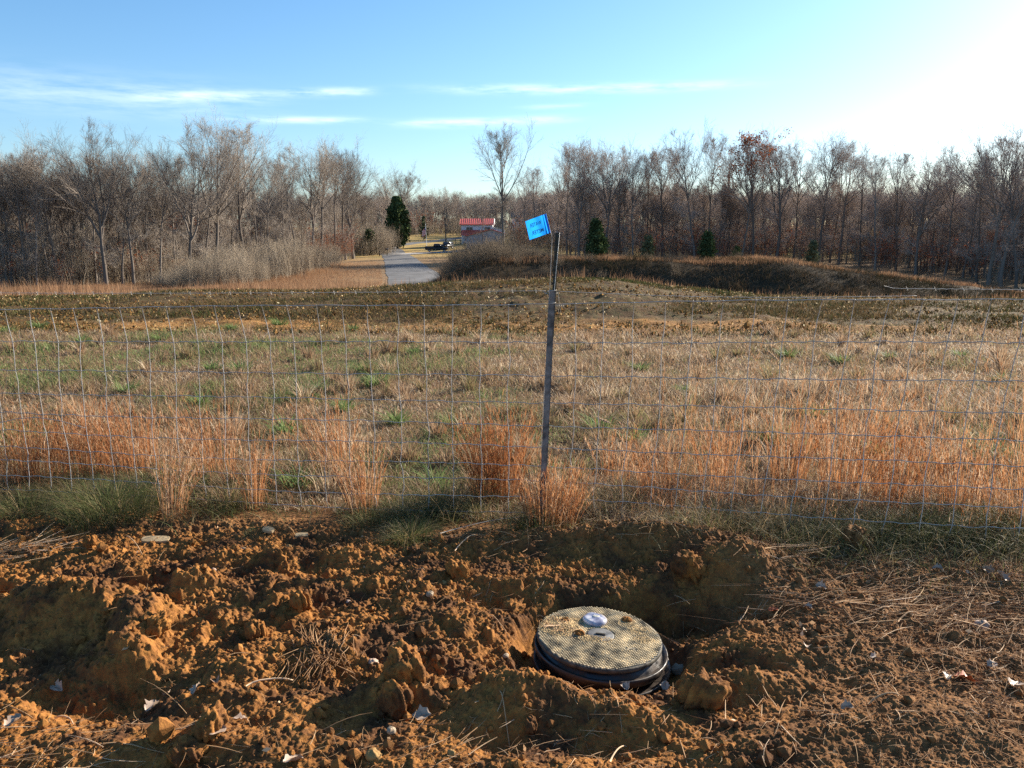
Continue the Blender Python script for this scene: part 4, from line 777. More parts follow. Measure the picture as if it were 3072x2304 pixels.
DL = [(330, 1530, .34, .26, 1500, 'broad dark grey-green tussock under the left part of the fence'), (70, 1510, .26, .18, 700, 'dark tussock at the left edge under the fence'), (1232, 1625, .19, .12, 1000, 'small dome-shaped grey-green tussock on the clay edge'), (1270, 1550, .26, .17, 800, 'tangled green tussock just behind the dome-shaped one'),
      (765, 1590, .09, .05, 160, 'tiny green tuft beside the flat board'), (1110, 1565, .20, .14, 500, 'shaggy tussock at the foot of the pale orange clump'), (2150, 1570, .16, .2, 500, 'low dark green tussock in shade behind the highest clay heap'), (2420, 1560, .18, .2, 450, 'dark green tussock right of the clay heap'), (2960, 1640, .2, .22, 450, 'grey-green tussock at the right edge'), (1420, 1545, .13, .12, 300, 'low dark tussock at the foot of the red-brown pair'), (1760, 1560, .14, .14, 400, 'short green tussock right of the post foot'), (1605, 1598, .26, .10, 600, 'brownish tussock hiding the foot of the post')]
for q, (a, c, H, rb, n, lb) in enumerate(DL):
    r2 = np.random.default_rng(400 + q); p = px(a, c, 0.0); z = float(soil_z(p[0], p[1])); g = G(); an = r2.uniform(0, 6.28, n); rr = rb * np.sqrt(r2.uniform(0, 1, n)); Hs = H * r2.uniform(0.4, 1.1, n) * (1.1 - 0.5 * rr / rb)
    blades(g, np.stack([np.cos(an) * rr, np.sin(an) * rr, np.full(n, -0.02)], -1), Hs, 0.0028, r2.uniform(0.3, 1.3, n), an + r2.normal(0, 0.7, n), 5, np.clip(0.35 + 0.3 * r2.normal(0, 1, n), 0, 1), r2, droop=0.5)
    o = g.obj('grass_tussock', M['darkgrass']); o.location = (p[0], p[1], z - 0.01); tag(o, lb, 'grass tussock', DG)
# uncountable grass between the clumps
g = G(); n = 15000; x = rng.uniform(-4.4, 4.6, n); off = rng.gamma(1.6, 0.38, n) - 0.05; y = 4.30 - 0.187 * x + off
dens = np.interp(x, [-4.5, -2.2, -1.4, -0.3, 0.3, 1.0, 4.6], [0.5, 0.28, 0.07, 0.06, 0.15, 0.36, 0.45]) * (0.04 + 0.96 * ss(fbm(x, y * 0.5, 2.4, 3, 0.5, 66), -0.08, 0.3)); k = rng.uniform(0, 1, n) < dens; x, y = x[k], y[k]; n = len(x)
hh = (0.10 + 0.42 * rng.beta(1.3, 2.2, n)) * np.interp(x, [-3, -1, 0.8, 2, 4], [0.85, 0.6, 0.65, 0.95, 1.0]) * (0.75 + 0.7 * fbm(x, y, 2.5, 2, 0.5, 68)); az_ = rng.uniform(0, 6.28, n)
tn = np.clip(0.5 + 0.3 * fbm(x, y, 1.2, 2, .5, 13) + rng.normal(0, 0.25, n), 0, 1); zz = soil_z(x, y)
blades(g, np.stack([x, y, zz - 0.01], -1), hh, 0.0032, rng.uniform(0.1, 0.9, n), az_, 5, tn, rng)
k = rng.integers(0, n, 2*n); tt = rng.uniform(0.15, 0.9, len(k)); blades(g, np.stack([x[k] + 0.02 * rng.normal(0, 1, len(k)), y[k], zz[k] + hh[k] * tt], -1), rng.uniform(0.03, 0.13, len(k)), 0.0032, rng.uniform(0.3, 1.5, len(k)), rng.uniform(0, 6.28, len(k)), 4, np.clip(tn[k] + 0.1, 0, 1), rng, droop=0.7)
tag(g.obj('fence_row_grass', M['bluestem']), 'dry orange grass growing in and behind the fence line', 'grass', kind='stuff')
g = G(); n = 36000; x = rng.uniform(-4.2, 4.2, n); off = rng.normal(0.03, 0.17, n); y = 4.30 - 0.187 * x + off - 0.02; k = rng.uniform(0, 1, n) < 0.12 + 0.88 * ss(fbm(x, y, 2.6, 3, 0.5, 69) + 0.3 * ss(x, 0.3, 1.5), -0.1, 0.3); x, y = x[k], y[k]; n = len(x)
blades(g, np.stack([x, y, soil_z(x, y) - 0.01], -1), rng.uniform(0.03, 0.25, n) * (0.8 + 0.6 * fbm(x, y, 3, 2, .5, 70)), 0.003, rng.uniform(0.3, 1.8, n), rng.uniform(0, 6.28, n), 4, np.clip(0.55 + 0.35 * fbm(x, y, 1.5, 2, .5, 71) + 0.25 * rng.normal(0, 1, n), 0, 1), rng)
x = rng.uniform(1.3, 3.7, 5000); y = rng.uniform(2.3, 4.1, 5000); k = rng.uniform(0, 1, 5000) < ss(y + 0.3 * x, 3.6, 4.3); x, y = x[k], y[k]; n = len(x)
blades(g, np.stack([x, y, soil_z(x, y) - 0.005], -1), rng.uniform(0.02, 0.09, n), 0.0028, rng.uniform(0.4, 1.6, n), rng.uniform(0, 6.28, n), 3, np.clip(0.5 + 0.3 * rng.normal(0, 1, n), 0, 1), rng)
tag(g.obj('undergrass', M['darkgrass']), 'short green and grey grass at the foot of the fence', 'grass', kind='stuff')
# tall wispy weeds on the right
g = G(); n = 260; x = rng.uniform(0.9, 3.6, n); y = 4.4 - 0.187 * x + rng.gamma(1.5, 0.35, n); hs = rng.uniform(0.6, 1.12, n) * np.interp(x, [0.9, 1.6, 3.6], [0.75, 0.95, 1.0]); az_ = rng.uniform(0, 6.28, n); bd = rng.uniform(0.05, 0.4, n); b0 = np.stack([x, y, ground(x, y)], -1); tn = rng.uniform(0.3, 0.8, n)
blades(g, b0, hs, 0.0028, bd, az_, 7, tn, rng, droop=0.25)
k = rng.integers(0, n, 5200); tt = rng.uniform(0.45, 1.0, 5200); h_ = bd[k] * hs[k] * tt ** 1.8; pts = np.stack([x[k] + np.cos(az_[k]) * h_, y[k] + np.sin(az_[k]) * h_, b0[k, 2] + hs[k] * (tt - 0.25 * bd[k] * tt ** 3)], -1)
blades(g, pts, rng.uniform(0.02, 0.10, 5200) * (1.2 - tt * 0.7), 0.0016, rng.uniform(0.3, 0.9, 5200), rng.uniform(0, 6.28, 5200), 3, np.clip(tn[k] + 0.1, 0, 1), rng)
tag(g.obj('seed_stalks', M['bluestem']), 'wispy tall seed stalks rising behind the right part of the fence', 'grass', kind='stuff')
for q, (a0, c0, a1, c1, lb) in enumerate([(2470, 1200, 2290, 1042, 'long bent foxtail stalk with pale cream head left of the brightest clump'), (2780, 1170, 2695, 1085, 'foxtail stalk with pale yellow head near the right edge'), (1880, 1290, 1815, 1262, 'short foxtail with cream head right of the post'), (2560, 1360, 2505, 1282, 'foxtail with cream head inside the brightest clump'), (2090, 1300, 2045, 1235, 'foxtail with greenish head left of the tall narrow clump')]):
    d_ = 4.25 - 0.187 * (a0 - 1536) / FPX * 4 + 0.25; A = np.array(pxd(a0, c0, d_)); B = np.array(pxd(a1, c1, d_)); base = np.array([A[0] + 0.10, d_, float(ground(A[0] + .1, d_))]); t = empty('foxtail', tuple(base), 0, lb, 'grass stalk', 'single foxtail stalks')
    A -= base; B -= base; g = G(); u = np.linspace(0, 1, 10)[:, None]; C0 = np.array([A[0] * 0.7 + 0.03, 0, A[2] * 0.7]); pts = (1 - u) ** 2 * 0 + 2 * u * (1 - u) * C0 + u ** 2 * (A * 0.25 + B * 0.75); tube(g, pts, np.linspace(0.002, 0.001, 10), 4, 0, 0.8); g.obj('stem', M['straw'], t)
    g = G(); v = B - A; hb = A * 0.25 + B * 0.75; k = 260; s0 = rng.uniform(0, 1, k)[:, None]; pts = hb + (v / np.linalg.norm(v)) * 0.075 * s0; P = np.stack([pts, pts + (v / np.linalg.norm(v)) * 0.010 + rng.normal(0, 0.0035, (k, 3))], 1); V, F = tubes(P, np.full((k, 2), 0.0009), 3); g.add(V, F, 0.95); g.obj('seed_head', M['straw'], t)
# ------------------------------------------------------------------ straw, leaves, stones, clods on the soil
g = G(); n = 15000; x = rng.uniform(-3, 3.2, n); y = rng.uniform(1.7, 4.3, n)
w = 0.06 + 0.9 * ss(x + 0.5 * fbm(x, y, 1.5, 2, 0.5, 7), 0.9, 1.7) + 0.45 * ss(y, 2.5, 2.1); w = w * (0.35 + 0.65 * ss(fbm(x, y, 3, 3, .5, 19), -0.25, 0.3)); w = np.where(np.hypot(x - LID[0], y - LID[1]) < 0.3, 0, w); k = rng.uniform(0, 1, n) < w; x, y = x[k], y[k]; n = len(x)
lying(g, np.stack([x, y, soil_z(x, y) + 0.003], -1), rng.gamma(2.2, 0.022, n) + 0.015, rng.uniform(0.0012, 0.0034, n), rng.uniform(0, 6.28, n), np.abs(rng.normal(0.1, 0.35, n)), rng, np.clip(rng.normal(0.5, 0.22, n), 0, 1))
n = 26000; x = rng.uniform(0.6, 3.3, n); y = rng.uniform(1.7, 4.1, n); w = ss(x + 0.5 * fbm(x, y, 1.5, 2, 0.5, 7), 0.9, 1.5); k = rng.uniform(0, 1, n) < w * (0.3 + 0.7 * ss(fbm(x, y, 4, 3, .5, 20), -0.3, 0.3)); x, y = x[k], y[k]; n = len(x)
lying(g, np.stack([x, y, soil_z(x, y) + 0.002], -1), rng.gamma(2.2, 0.012, n) + 0.008, rng.uniform(0.0009, 0.0022, n), rng.uniform(0, 6.28, n), np.abs(rng.normal(0.25, 0.4, n)), rng, np.clip(rng.normal(0.35, 0.25, n), 0, 1), 0.3, 3)
n = 9000; x = rng.uniform(-3, 1.2, n); y = rng.uniform(1.8, 4.1, n); k = (rng.uniform(0, 1, n) < 0.10 + 0.6 * ss(y, 2.6, 2.1) + 0.5 * ss(fbm(x, y, 1.6, 3, .5, 24), .05, .35)) & (np.hypot(x - LID[0], y - LID[1]) > .3); x, y = x[k], y[k]; n = len(x)
lying(g, np.stack([x, y, soil_z(x, y) + 0.002], -1), rng.gamma(2.2, 0.010, n) + 0.008, rng.uniform(0.0009, 0.0020, n), rng.uniform(0, 6.28, n), np.abs(rng.normal(0.3, 0.4, n)), rng, np.clip(rng.normal(0.3, 0.25, n), 0, 1), 0.3, 3)
for (a, c, k, sp, L, az0, tone) in [(2700, 1830, 160, .32, .22, 0.1, .62), (2850, 1870, 110, .25, .25, 0.2, .6), (2560, 1810, 70, .2, .18, 0.0, .6), (2400, 1690, 30, .16, .25, 0.3, .7), (20, 1645, 90, .12, .22, 0.5, .75), (60, 2270, 60, .25, .25, 0.2, .65), (2160, 1830, 40, .12, .14, 1.2, .5), (1470, 1790, 26, .06, .1, 1.2, .6), (2900, 2050, 60, .4, .12, 0.4, .6), (1480, 2230, 40, .3, .14, .5, .6), (2350, 2260, 60, .4, .12, 1., .6), (963, 1985, 190, .06, .13, -1.2, .28), (1440, 1650, 40, .3, .12, .3, .5), (1900, 1640, 60, .25, .12, .3, .45)]:
    p = px(a, c, 0); x = p[0] + rng.normal(0, sp, k); y = p[1] + rng.normal(0, sp * 0.4, k)
    lying(g, np.stack([x, y, soil_z(x, y) + 0.006], -1), L * rng.uniform(0.4, 1.1, k), rng.uniform(0.0018, 0.005, k), az0 + rng.normal(0, 0.45, k) + PI * rng.integers(0, 2, k), np.abs(rng.normal(0.05, 0.12, k)), rng, np.clip(rng.normal(tone, 0.15, k), 0, 1), 0.15)
tag(g.obj('straw_litter', M['straw']), 'straw and dead grass bits strewn over the clay', 'straw', kind='stuff')
g = G(); n = 2600; x = rng.uniform(-3, 3.2, n); y = rng.uniform(1.7, 4.2, n); dug = ss(y, 4.3 - 0.187 * x, 4.0 - 0.187 * x); k = (rng.uniform(0, 1, n) < dug * (0.3 + 0.7 * ss(fbm(x, y, 2, 2, .5, 23), -.2, .3))) & (np.hypot(x - LID[0], y - LID[1]) > 0.3); x, y = x[k], y[k]; n = len(x)
ico = [(0, 0, 1)] + [(math.cos(a_) * .9, math.sin(a_) * .9, .42) for a_ in np.arange(5) * 2 * PI / 5] + [(math.cos(a_) * .9, math.sin(a_) * .9, -.42) for a_ in (np.arange(5) + .5) * 2 * PI / 5] + [(0, 0, -1)]
icf = [(0, i + 1, (i + 1) % 5 + 1) for i in range(5)] + [(i + 1, i + 6, (i + 1) % 5 + 1) for i in range(5)] + [(i + 6, (i + 1) % 5 + 6, (i + 1) % 5 + 1) for i in range(5)] + [(11, (i + 1) % 5 + 6, i + 6) for i in range(5)]
sz = rng.gamma(2.0, 0.0038, n) + 0.003; V = np.array(ico)[None] * sz[:, None, None] * rng.uniform(0.65, 1.2, (n, 12, 3)); V = V + np.stack([x, y, soil_z(x, y) + sz * 0.45], -1)[:, None]
F = np.array(icf)[None] + (np.arange(n) * 12)[:, None, None]; g.add(V.reshape(-1, 3), F.reshape(-1, 3), np.repeat(rng.uniform(0, 1, n), 12)); tag(g.obj('clay_crumbs', M['clay'], smooth=False), 'loose crumbs of orange clay', 'clay crumbs', kind='stuff')
def lumpy(g, R3, seed, amp=0.22, res=(26, 18), m=0, a=None):
    rg = np.random.default_rng(seed); th = np.linspace(0, 2 * PI, res[0], endpoint=False); ph = np.linspace(0.02, PI - 0.02, res[1]); T_, P_ = np.meshgrid(th, ph)
    D = np.stack([np.cos(T_) * np.sin(P_), np.sin(T_) * np.sin(P_), np.cos(P_)], -1); q = rg.uniform(0, 50)
    f = 1 + amp * (fbm(D[..., 0] + D[..., 2] * 0.7 + q, D[..., 1] - D[..., 2] * 0.6 + q, 2.2, 4, 0.6, seed) * 1.3)
    V = D * f[..., None] * np.array(R3); idx = np.arange(res[0] * res[1]).reshape(res[1], res[0]); A_ = idx[:-1]; B_ = np.roll(A_, -1, 1); C_ = idx[1:]; E_ = np.roll(C_, -1, 1)
    g.add(V.reshape(-1, 3), np.stack([A_, C_, E_, B_], -1).reshape(-1, 4), a, m)
M['stone'] = mat_plain('tan_stone', (0.34, 0.25, 0.16), 0.85, 0, 0.15, 30, 0.2); M['pinkstone'] = mat_plain('pink_stone', (0.40, 0.28, 0.21), 0.85, 0, 0.12, 30, 0.2); M['greystone'] = mat_plain('grey_stone', (0.20, 0.17, 0.12), 0.85, 0, 0.12, 30, 0.2); M['ochre'] = mat_plain('ochre_stone', (0.36, 0.2, 0.06), 0.85, 0, 0.1, 30, 0.2)
ST = [(1118, 1985, .022, 'pinkstone', 'pink angular pebble on the clay left of the meter'), (1290, 1812, .018, 'stone', 'tan rounded pebble in clods above the pink one'), (1332, 1758, .017, 'ochre', 'ochre pebble near the top of the clod field'), (2042, 1928, .034, 'greystone', 'smooth grey-tan stone in the shaded pit right of the meter'), (1258, 2056, .016, 'stone', 'round tan pebble by the big front clod'), (1174, 2196, .017, 'stone', 'tan pebble on the flat clay at the bottom'),
      (1120, 2268, .026, 'ochre', 'large rusty stone near the bottom edge'), (1518, 1958, .012, 'stone', 'little pale pebble at the left lip of the pit'), (1045, 1806, .012, 'pinkstone', 'little pinkish pebble left of the ochre pebble'), (868, 1662, .016, 'ochre', 'small yellow pebble high on the left clods'), (730, 1645, .022, 'stone', 'flat tan pebble at the back of the left clods'), (1644, 1594, .015, 'stone', 'pale pebble on the back clay heap'), (1775, 1581, .018, 'pinkstone', 'pale oblong pebble on the crest of the back heap'), (645, 1770, .012, 'pinkstone', 'tiny white pebble on the sunlit left ridge'), (2945, 1905, .032, 'pinkstone', 'pinkish-brown stone in the straw on the right'), (1355, 2262, .014, 'ochre', 'small ochre pebble at the bottom middle')]
for q, (a, c, r, mt, lb) in enumerate(ST):
    p = px(a, c, 0); g = G(); lumpy(g, (r * 1.05, r * .85, r * 0.7), 50 + q, 0.3, (20, 14)); o = g.obj('stone' if r > .02 else 'pebble', M[mt]); o.location = (p[0], p[1], float(soil_z(p[0], p[1])) + r * 0.12); o.rotation_euler = (0, 0, q); tag(o, lb, 'stone', 'stones lying on the clay')
CB = [(1215, 2055, .075, 'big dark clod throwing a long shadow left of the front ridge'), (1185, 2110, .06, 'clod leaning against the big dark clod'), (1535, 1810, .055, 'upright clod at the back left lip of the pit'), (1590, 2172, .022, 'small lone clod in the shaded hollow before the front ridge'), (480, 1925, .05, 'clod at the right foot of the large left mound'), (490, 1835, .028, 'small sunlit clod above the left ridge clods'), (270, 1640, .03, 'clod on the smooth clay behind the left trench'), (1710, 1890, 0, ''), (1848, 1800, .02, 'tiny clod on the pit wall behind the meter'),
      (2060, 1740, .07, 'broad clod on the shaded slope behind the meter'), (2110, 2110, .07, 'dark square clod right of the front ridge'), (900, 1830, .05, 'clod in the middle of the left clod field'), (770, 1900, .045, 'clod right of the left dark hollow'), (1370, 1735, .05, 'clod on the left shoulder of the back heap'), (640, 2220, .05, 'clod near the bottom on the left'), (560, 2270, .045, 'clod at the bottom edge on the left'), (2570, 1660, .07, 'brown turfy clod under the right tussocks')]
for q, (a, c, r, lb) in enumerate(CB):
    if not r: continue
    p = px(a, c, 0); rg = np.random.default_rng(q + 7); g = G(); lumpy(g, (r * 1.15, r * 0.95, r * 0.85), 90 + q, 0.42, (72, 46)); V = g.V[0]; V += (V / (np.linalg.norm(V, axis=1, keepdims=True) + 1e-9)) * (clods(V[:, 0] + V[:, 2] * .6, V[:, 1] - V[:, 2] * .5, 0.02, q, .9, .3, .8) * 0.55)[:, None].astype(np.float32)
    o = g.obj('clod', M['clay']); o.location = (p[0], p[1], float(soil_z(p[0], p[1])) + r * 0.35); o.rotation_euler = (rg.uniform(0, 1), rg.uniform(0, 1), rg.uniform(0, 6)); tag(o, lb, 'clod', 'larger clods of orange clay')
# fallen leaves
M['leaf_pale'] = mat_plain('dead_leaf', (0.36, 0.26, 0.19), 0.6, 0, 0.15, 60); M['leaf_red'] = mat_plain('red_leaf', (0.55, 0.13, 0.035), 0.6, 0, 0.15, 60); M['leaf_brown'] = mat_plain('brown_leaf', (0.33, 0.19, 0.11), 0.6, 0, 0.15, 60)
def leaf_geo(seed, L):
    rg = np.random.default_rng(seed); g = G(); n = 9; t = np.linspace(0, 1, n); w = L * 0.42 * np.sin(PI * np.clip(t, 0.02, 0.98)) ** 0.7 * (1 + 0.22 * np.sin(t * 19 + rg.uniform(0, 6)))
    u = np.linspace(-1, 1, 7); X = (t[:, None] * L + 0 * u); Y = w[:, None] * u; Z = (rg.uniform(0.5, 1.4) * Y ** 2 / L * 1.6 + rg.uniform(-0.5, 0.5) * L * (t[:, None] - 0.5) ** 2 + 0.05 * L * np.sin(u * 5 + t[:, None] * 7))
    g.add(np.stack([X - L / 2, Y, Z], -1).reshape(-1, 3), grid_faces(n, 7)); st = G(); tube(st, [(-L / 2 - 0.35 * L, 0, 0.1 * L), (-L / 2, 0, 0), (L * .4, 0, 0.003)], [0.0012, 0.001, 0.0005], 4); return g, st
LV = [(2890, 2085, .085, 'leaf_red', 'curled bright orange-red leaf on the right'), (2840, 2090, .05, 'leaf_pale', 'grey stone-like pale leaf tucked left of the red leaf'), (3040, 2100, .07, 'leaf_pale', 'white-pink leaf near the right edge below the red leaf'), (1266, 2150, .08, 'leaf_pale', 'crumpled pinkish leaf standing on the clay below the big clod'), (40, 2165, .07, 'leaf_pale', 'whitish curled leaf at the lower left corner'), (455, 2095, .07, 'leaf_pale', 'long pale leaf lying on the left clay'), (590, 2095, .06, 'leaf_pale', 'pale leaf right of the long one on the left clay'), (500, 2050, .045, 'leaf_pale', 'small upright pale leaf above the long one'),
      (650, 2085, .045, 'leaf_brown', 'brownish leaf beside the two pale leaves on the left'), (720, 2170, .06, 'leaf_pale', 'crisp pale leaf on edge low on the left'), (650, 2240, .08, 'leaf_pale', 'ragged whitish leaf beneath a lying stalk, low left'), (880, 2280, .08, 'leaf_pale', 'white ragged leaf at the bottom edge left of middle'), (165, 2035, .06, 'leaf_pale', 'grey-white leaf in the shade of the left mound'), (1875, 2090, .05, 'leaf_pale', 'white-pink leaf at the foot of the meter'), (1995, 2070, .045, 'leaf_pale', 'pale leaf on the clay right of the meter'), (2460, 1805, .06, 'leaf_pale', 'white leaf among straw right of the pit'),
      (2420, 1860, .05, 'leaf_pale', 'pale leaf at the rim of the right hollow'), (2320, 1835, .055, 'leaf_red', 'dark red leaf in the shaded hollow right of the meter'), (2415, 1998, .04, 'leaf_pale', 'small pink leaf on the brown clay below the hollow'), (2620, 2030, .05, 'leaf_pale', 'yellowish leaf on brown turf right of middle'), (2810, 1745, .06, 'leaf_pale', 'pale leaf under the right tussocks'), (3000, 1780, .08, 'leaf_pale', 'bluish-white leaf near the right edge in the grass'), (2960, 1755, .07, 'leaf_brown', 'brown leaf beside the bluish-white one'), (2535, 2185, .05, 'leaf_pale', 'pale leaf beside a dark hole on the lower right'), (2970, 2045, .05, 'leaf_pale', 'pale leaf above right of the red leaf'), (1165, 1480, .10, 'leaf_brown', 'large rusty leaf caught in grass at the fence foot'), (620, 2190, .05, 'leaf_brown', 'brown leaf below the pale leaves on the left')]
for q, (a, c, L, mt, lb) in enumerate(LV):
    p = px(a, c, 0); rg = np.random.default_rng(q + 70); z = float(soil_z(p[0], p[1])); t = empty('dead_leaf', (p[0], p[1], z + 0.018), rg.uniform(0, 6.28), lb, 'leaf', 'dead leaves on the ground'); t.rotation_euler = (rg.normal(0, .35), rg.normal(0, .3), rg.uniform(0, 6.28))
    g1, g2 = leaf_geo(q, L * 0.8); g1.obj('blade', M[mt], t); g2.obj('stalk', M['straw'], t)
g = G(); n = 700; x = rng.uniform(-3, 3.3, n); y = rng.uniform(1.8, 4.3, n); k = rng.uniform(0, 1, n) < 0.12 + 0.5 * ss(x, 1.0, 1.8) + 0.3 * ss(y, 2.6, 2.1); x, y = x[k], y[k]; leafs(g, np.stack([x, y, soil_z(x, y) + 0.008], -1), 0.013, rng, 0, rng.uniform(0.5, 1, len(x)))
tag(g.obj('leaf_scraps', M['straw']), 'small pale scraps of leaf on the soil', 'leaf litter', kind='stuff')
M['board'] = mat_plain('old_board', (0.42, 0.30, 0.16), 0.8, 0, 0.2, 20, 0.3)
for (a, c, L, W, rz, nm, lb) in [(466, 1604, .15, .055, .15, 'bark_slab', 'oval slab of bark lying behind the left clay'), (806, 1594, .07, .04, -.4, 'wood_chip', 'squarish pale wood chip near the small green tuft'), (905, 1610, .07, .035, .3, 'wood_chip', 'tan wood chip right of the squarish one')]:
    p = px(a, c, 0); g = G(); th = np.arange(14) * 2 * PI / 14; e = 0.55; o_ = [(math.copysign(abs(math.cos(t)) ** e, math.cos(t)) * L / 2, math.copysign(abs(math.sin(t)) ** e, math.sin(t)) * W / 2) for t in th]
    V = [(u, v, 0.0) for u, v in o_] + [(u * .96, v * .94, .014) for u, v in o_] + [(0, 0, .016)]; g.add(V, [(i, (i + 1) % 14, 14 + (i + 1) % 14, 14 + i) for i in range(14)]); g.F[3].append(np.array([(14 + i, 14 + (i + 1) % 14, 28) for i in range(14)])); g.M[3].append(np.zeros(14, np.int32))
    o = g.obj(nm, M['board'], smooth=False); o.location = (p[0], p[1], float(soil_z(p[0], p[1])) + .008); o.rotation_euler = (.25, .05, rz); tag(o, lb, 'wood piece')
TW = [(100, 1775, 205, 1718, .0045, 'pale bent twig across the left trench'), (380, 1605, 425, 1655, .006, 'thick straw-coloured stick standing behind the left trench'), (1470, 1862, 1525, 1898, .004, 'straight pale twig pointing to the meter'), (2690, 1905, 2760, 1878, .007, 'broad pink-white split stick in the straw on the right'), (1365, 1670, 1435, 1637, .005, 'pale curved twig at the foot of the grass'), (160, 2100, 215, 2130, .006, 'white splinter low on the left'), (1500, 2125, 1530, 2210, .003, 'thin twig in the front hollow'), (2175, 2180, 2178, 2095, .003, 'pale upright twig before the right clods'), (2600, 2165, 2700, 2152, .006, 'brown stick over a dark hole lower right'), (1830, 2290, 1880, 2225, .005, 'reddish stalk leaning up at the bottom'), (740, 2080, 880, 2050, .006, 'dark flat stick below the root tuft'), (2290, 1722, 2480, 1675, .004, 'long bleached stalk behind the right clay')]
for q, (a0, c0, a1, c1, r, lb) in enumerate(TW):
    A = px(a0, c0, 0); B = px(a1, c1, 0); g = G(); u = np.linspace(0, 1, 8); rg = np.random.default_rng(q); X = A[0] + (B[0] - A[0]) * u; Y = A[1] + (B[1] - A[1]) * u + 0.01 * np.sin(u * PI) ; za = float(soil_z(A[0], A[1])); zb = float(soil_z(B[0], B[1])); Z = np.maximum(za + (zb - za) * u, soil_z(X, Y)) + r * 0.9 + 0.008 * np.sin(u * PI)
    Z[1:-1] = (Z[:-2] + Z[1:-1] + Z[2:]) / 3 + 0.004; pts = np.stack([X - X[0], Y - Y[0], Z - Z[0]], -1); tube(g, pts, r * 0.6 * np.linspace(1, .6, 8), 6, 0, rg.uniform(.5, .95)); o = g.obj('twig', M['straw']); o.location = (X[0], Y[0], Z[0]); tag(o, lb, 'twig', 'twigs and sticks on the soil')
# ------------------------------------------------------------------ woven wire fence
def fy(x): return 4.30 - 0.187 * x
WZ = [1.228, 1.019, .834, .683, .552, .426, .31, .22, .12, .03]
fr = np.random.default_rng(8)
def fz(x, z): return z + 0.0235 * x * (0.4 + 0.6 * z) + 0.004 * np.sin(x * 2.3 + z * 9) 
def fx(x, z):
    """the mesh leans: the foot of the stays drifts left on the right side"""
    return x - 0.09 * (1.2 - z) / 1.2 * ss(x, 0.1, 1.6) - 0.035 * ss(z, 1.02, 1.23) * ss(x, -0.6, -1.6)
def dep(x, z): return fy(x) + 0.05 * np.sin(x * 1.1 + 1) * (1 - z) + 0.02 * np.sin(z * 5 + x * 2)
fence = empty('wire_fence', (0, 4.3, 0), 0, 'woven wire stock fence crossing the view in front of the field', 'fence')
for i, z in enumerate(WZ):
    x = np.arange(-5.6, 4.9, 0.0254); cr = 0.0025 * np.sign(np.sin(x * 2 * PI / 0.152)) * (i > 0) + 0.002 * np.sin(x * 17 + i)
    g = G(); tube(g, np.stack([fx(x, z), dep(x, z) - 4.3, fz(x, z) + cr], -1), 0.0023 if i else 0.0026, 5); g.obj('line_wire', M['steel'], fence)
stays = np.concatenate([np.arange(-5.5, 0.05, 0.152), [0.34], np.arange(0.49, 4.8, 0.152)]); stays = stays + fr.normal(0, 0.004, len(stays)); kn = G()
for s in stays:
    pts = []
    jit = fr.normal(0, 0.004, len(WZ))
    for i, z in enumerate(WZ):
        X = s + jit[i]; pts.append((fx(X, z), dep(X, z) - 4.3 - 0.003, fz(X, z)))
        if i < len(WZ) - 1:
            zm = (z + WZ[i + 1]) / 2; X = s + (jit[i] + jit[i + 1]) / 2 + fr.normal(0, 0.004); pts.append((fx(X, zm), dep(X, zm) - 4.3 - 0.003, fz(X, zm)))
        c = np.array(pts[-1 if i == len(WZ) - 1 else -2]); r = 0.0048
        kn.add([c + v for v in np.array([(r, 0, 0), (-r, 0, 0), (0, r, 0), (0, -r, 0), (0, 0, r), (0, 0, -r)])], [(0, 2, 4), (2, 1, 4), (1, 3, 4), (3, 0, 4), (2, 0, 5), (1, 2, 5), (3, 1, 5), (0, 3, 5)])
    g = G(); tube(g, pts, 0.0022, 5); g.obj('stay_wire', M['steel'], fence)
M['knot'] = mat_plain('bright_wire_knot', (0.38, 0.36, 0.33), 0.7, 0.0, 0.15, 60)
tag(kn.obj('wire_knots', M['knot'], fence), kind='stuff')
for (x0, x1, z0, z1, k, lb) in [(-5.6, 0.19, 1.235, 1.30, 0, 'barbed wire strand left of the post, above the woven wire'), (0.19, 2.0, 1.30, 1.30, 1, 'thin slack strand from the post to the right'), (1.83, 4.8, 1.335, 1.40, 2, 'barbed wire end strand entering from the right edge')]:
    x = np.arange(x0, x1, 0.02); u = (x - x0) / (x1 - x0); z = z0 + (z1 - z0) * u - 0.02 * np.sin(u * PI) + 0.0013 * np.sin(x * 160); y = fy(x) + (0.0 if k != 2 else -0.02); g = G()
    if k == 2: z[:4] += np.array([.012, .006, .002, 0]); 
    tube(g, np.stack([x, y, z], -1), 0.0015, 4); t = empty('barbed_wire', (0, 0, 0), 0, lb, 'wire'); g.obj('strand', M['steel'], t)
    if k != 1:
        b = G()
        for xb in np.arange(x0 + 0.1, x1, 0.125):
            zb = float(np.interp(xb, x, z)); yb = float(np.interp(xb, x, y)); tube(b, [(xb - .002, yb - .006, zb + .011), (xb, yb, zb), (xb + .003, yb + .006, zb - .011)], 0.0010, 3); tube(b, [(xb + .006, yb - .006, zb - .009), (xb + .004, yb, zb), (xb + .001, yb + .006, zb + .010)], 0.0010, 3)
        tag(b.obj('barbs', M['knot'], t), kind='stuff')
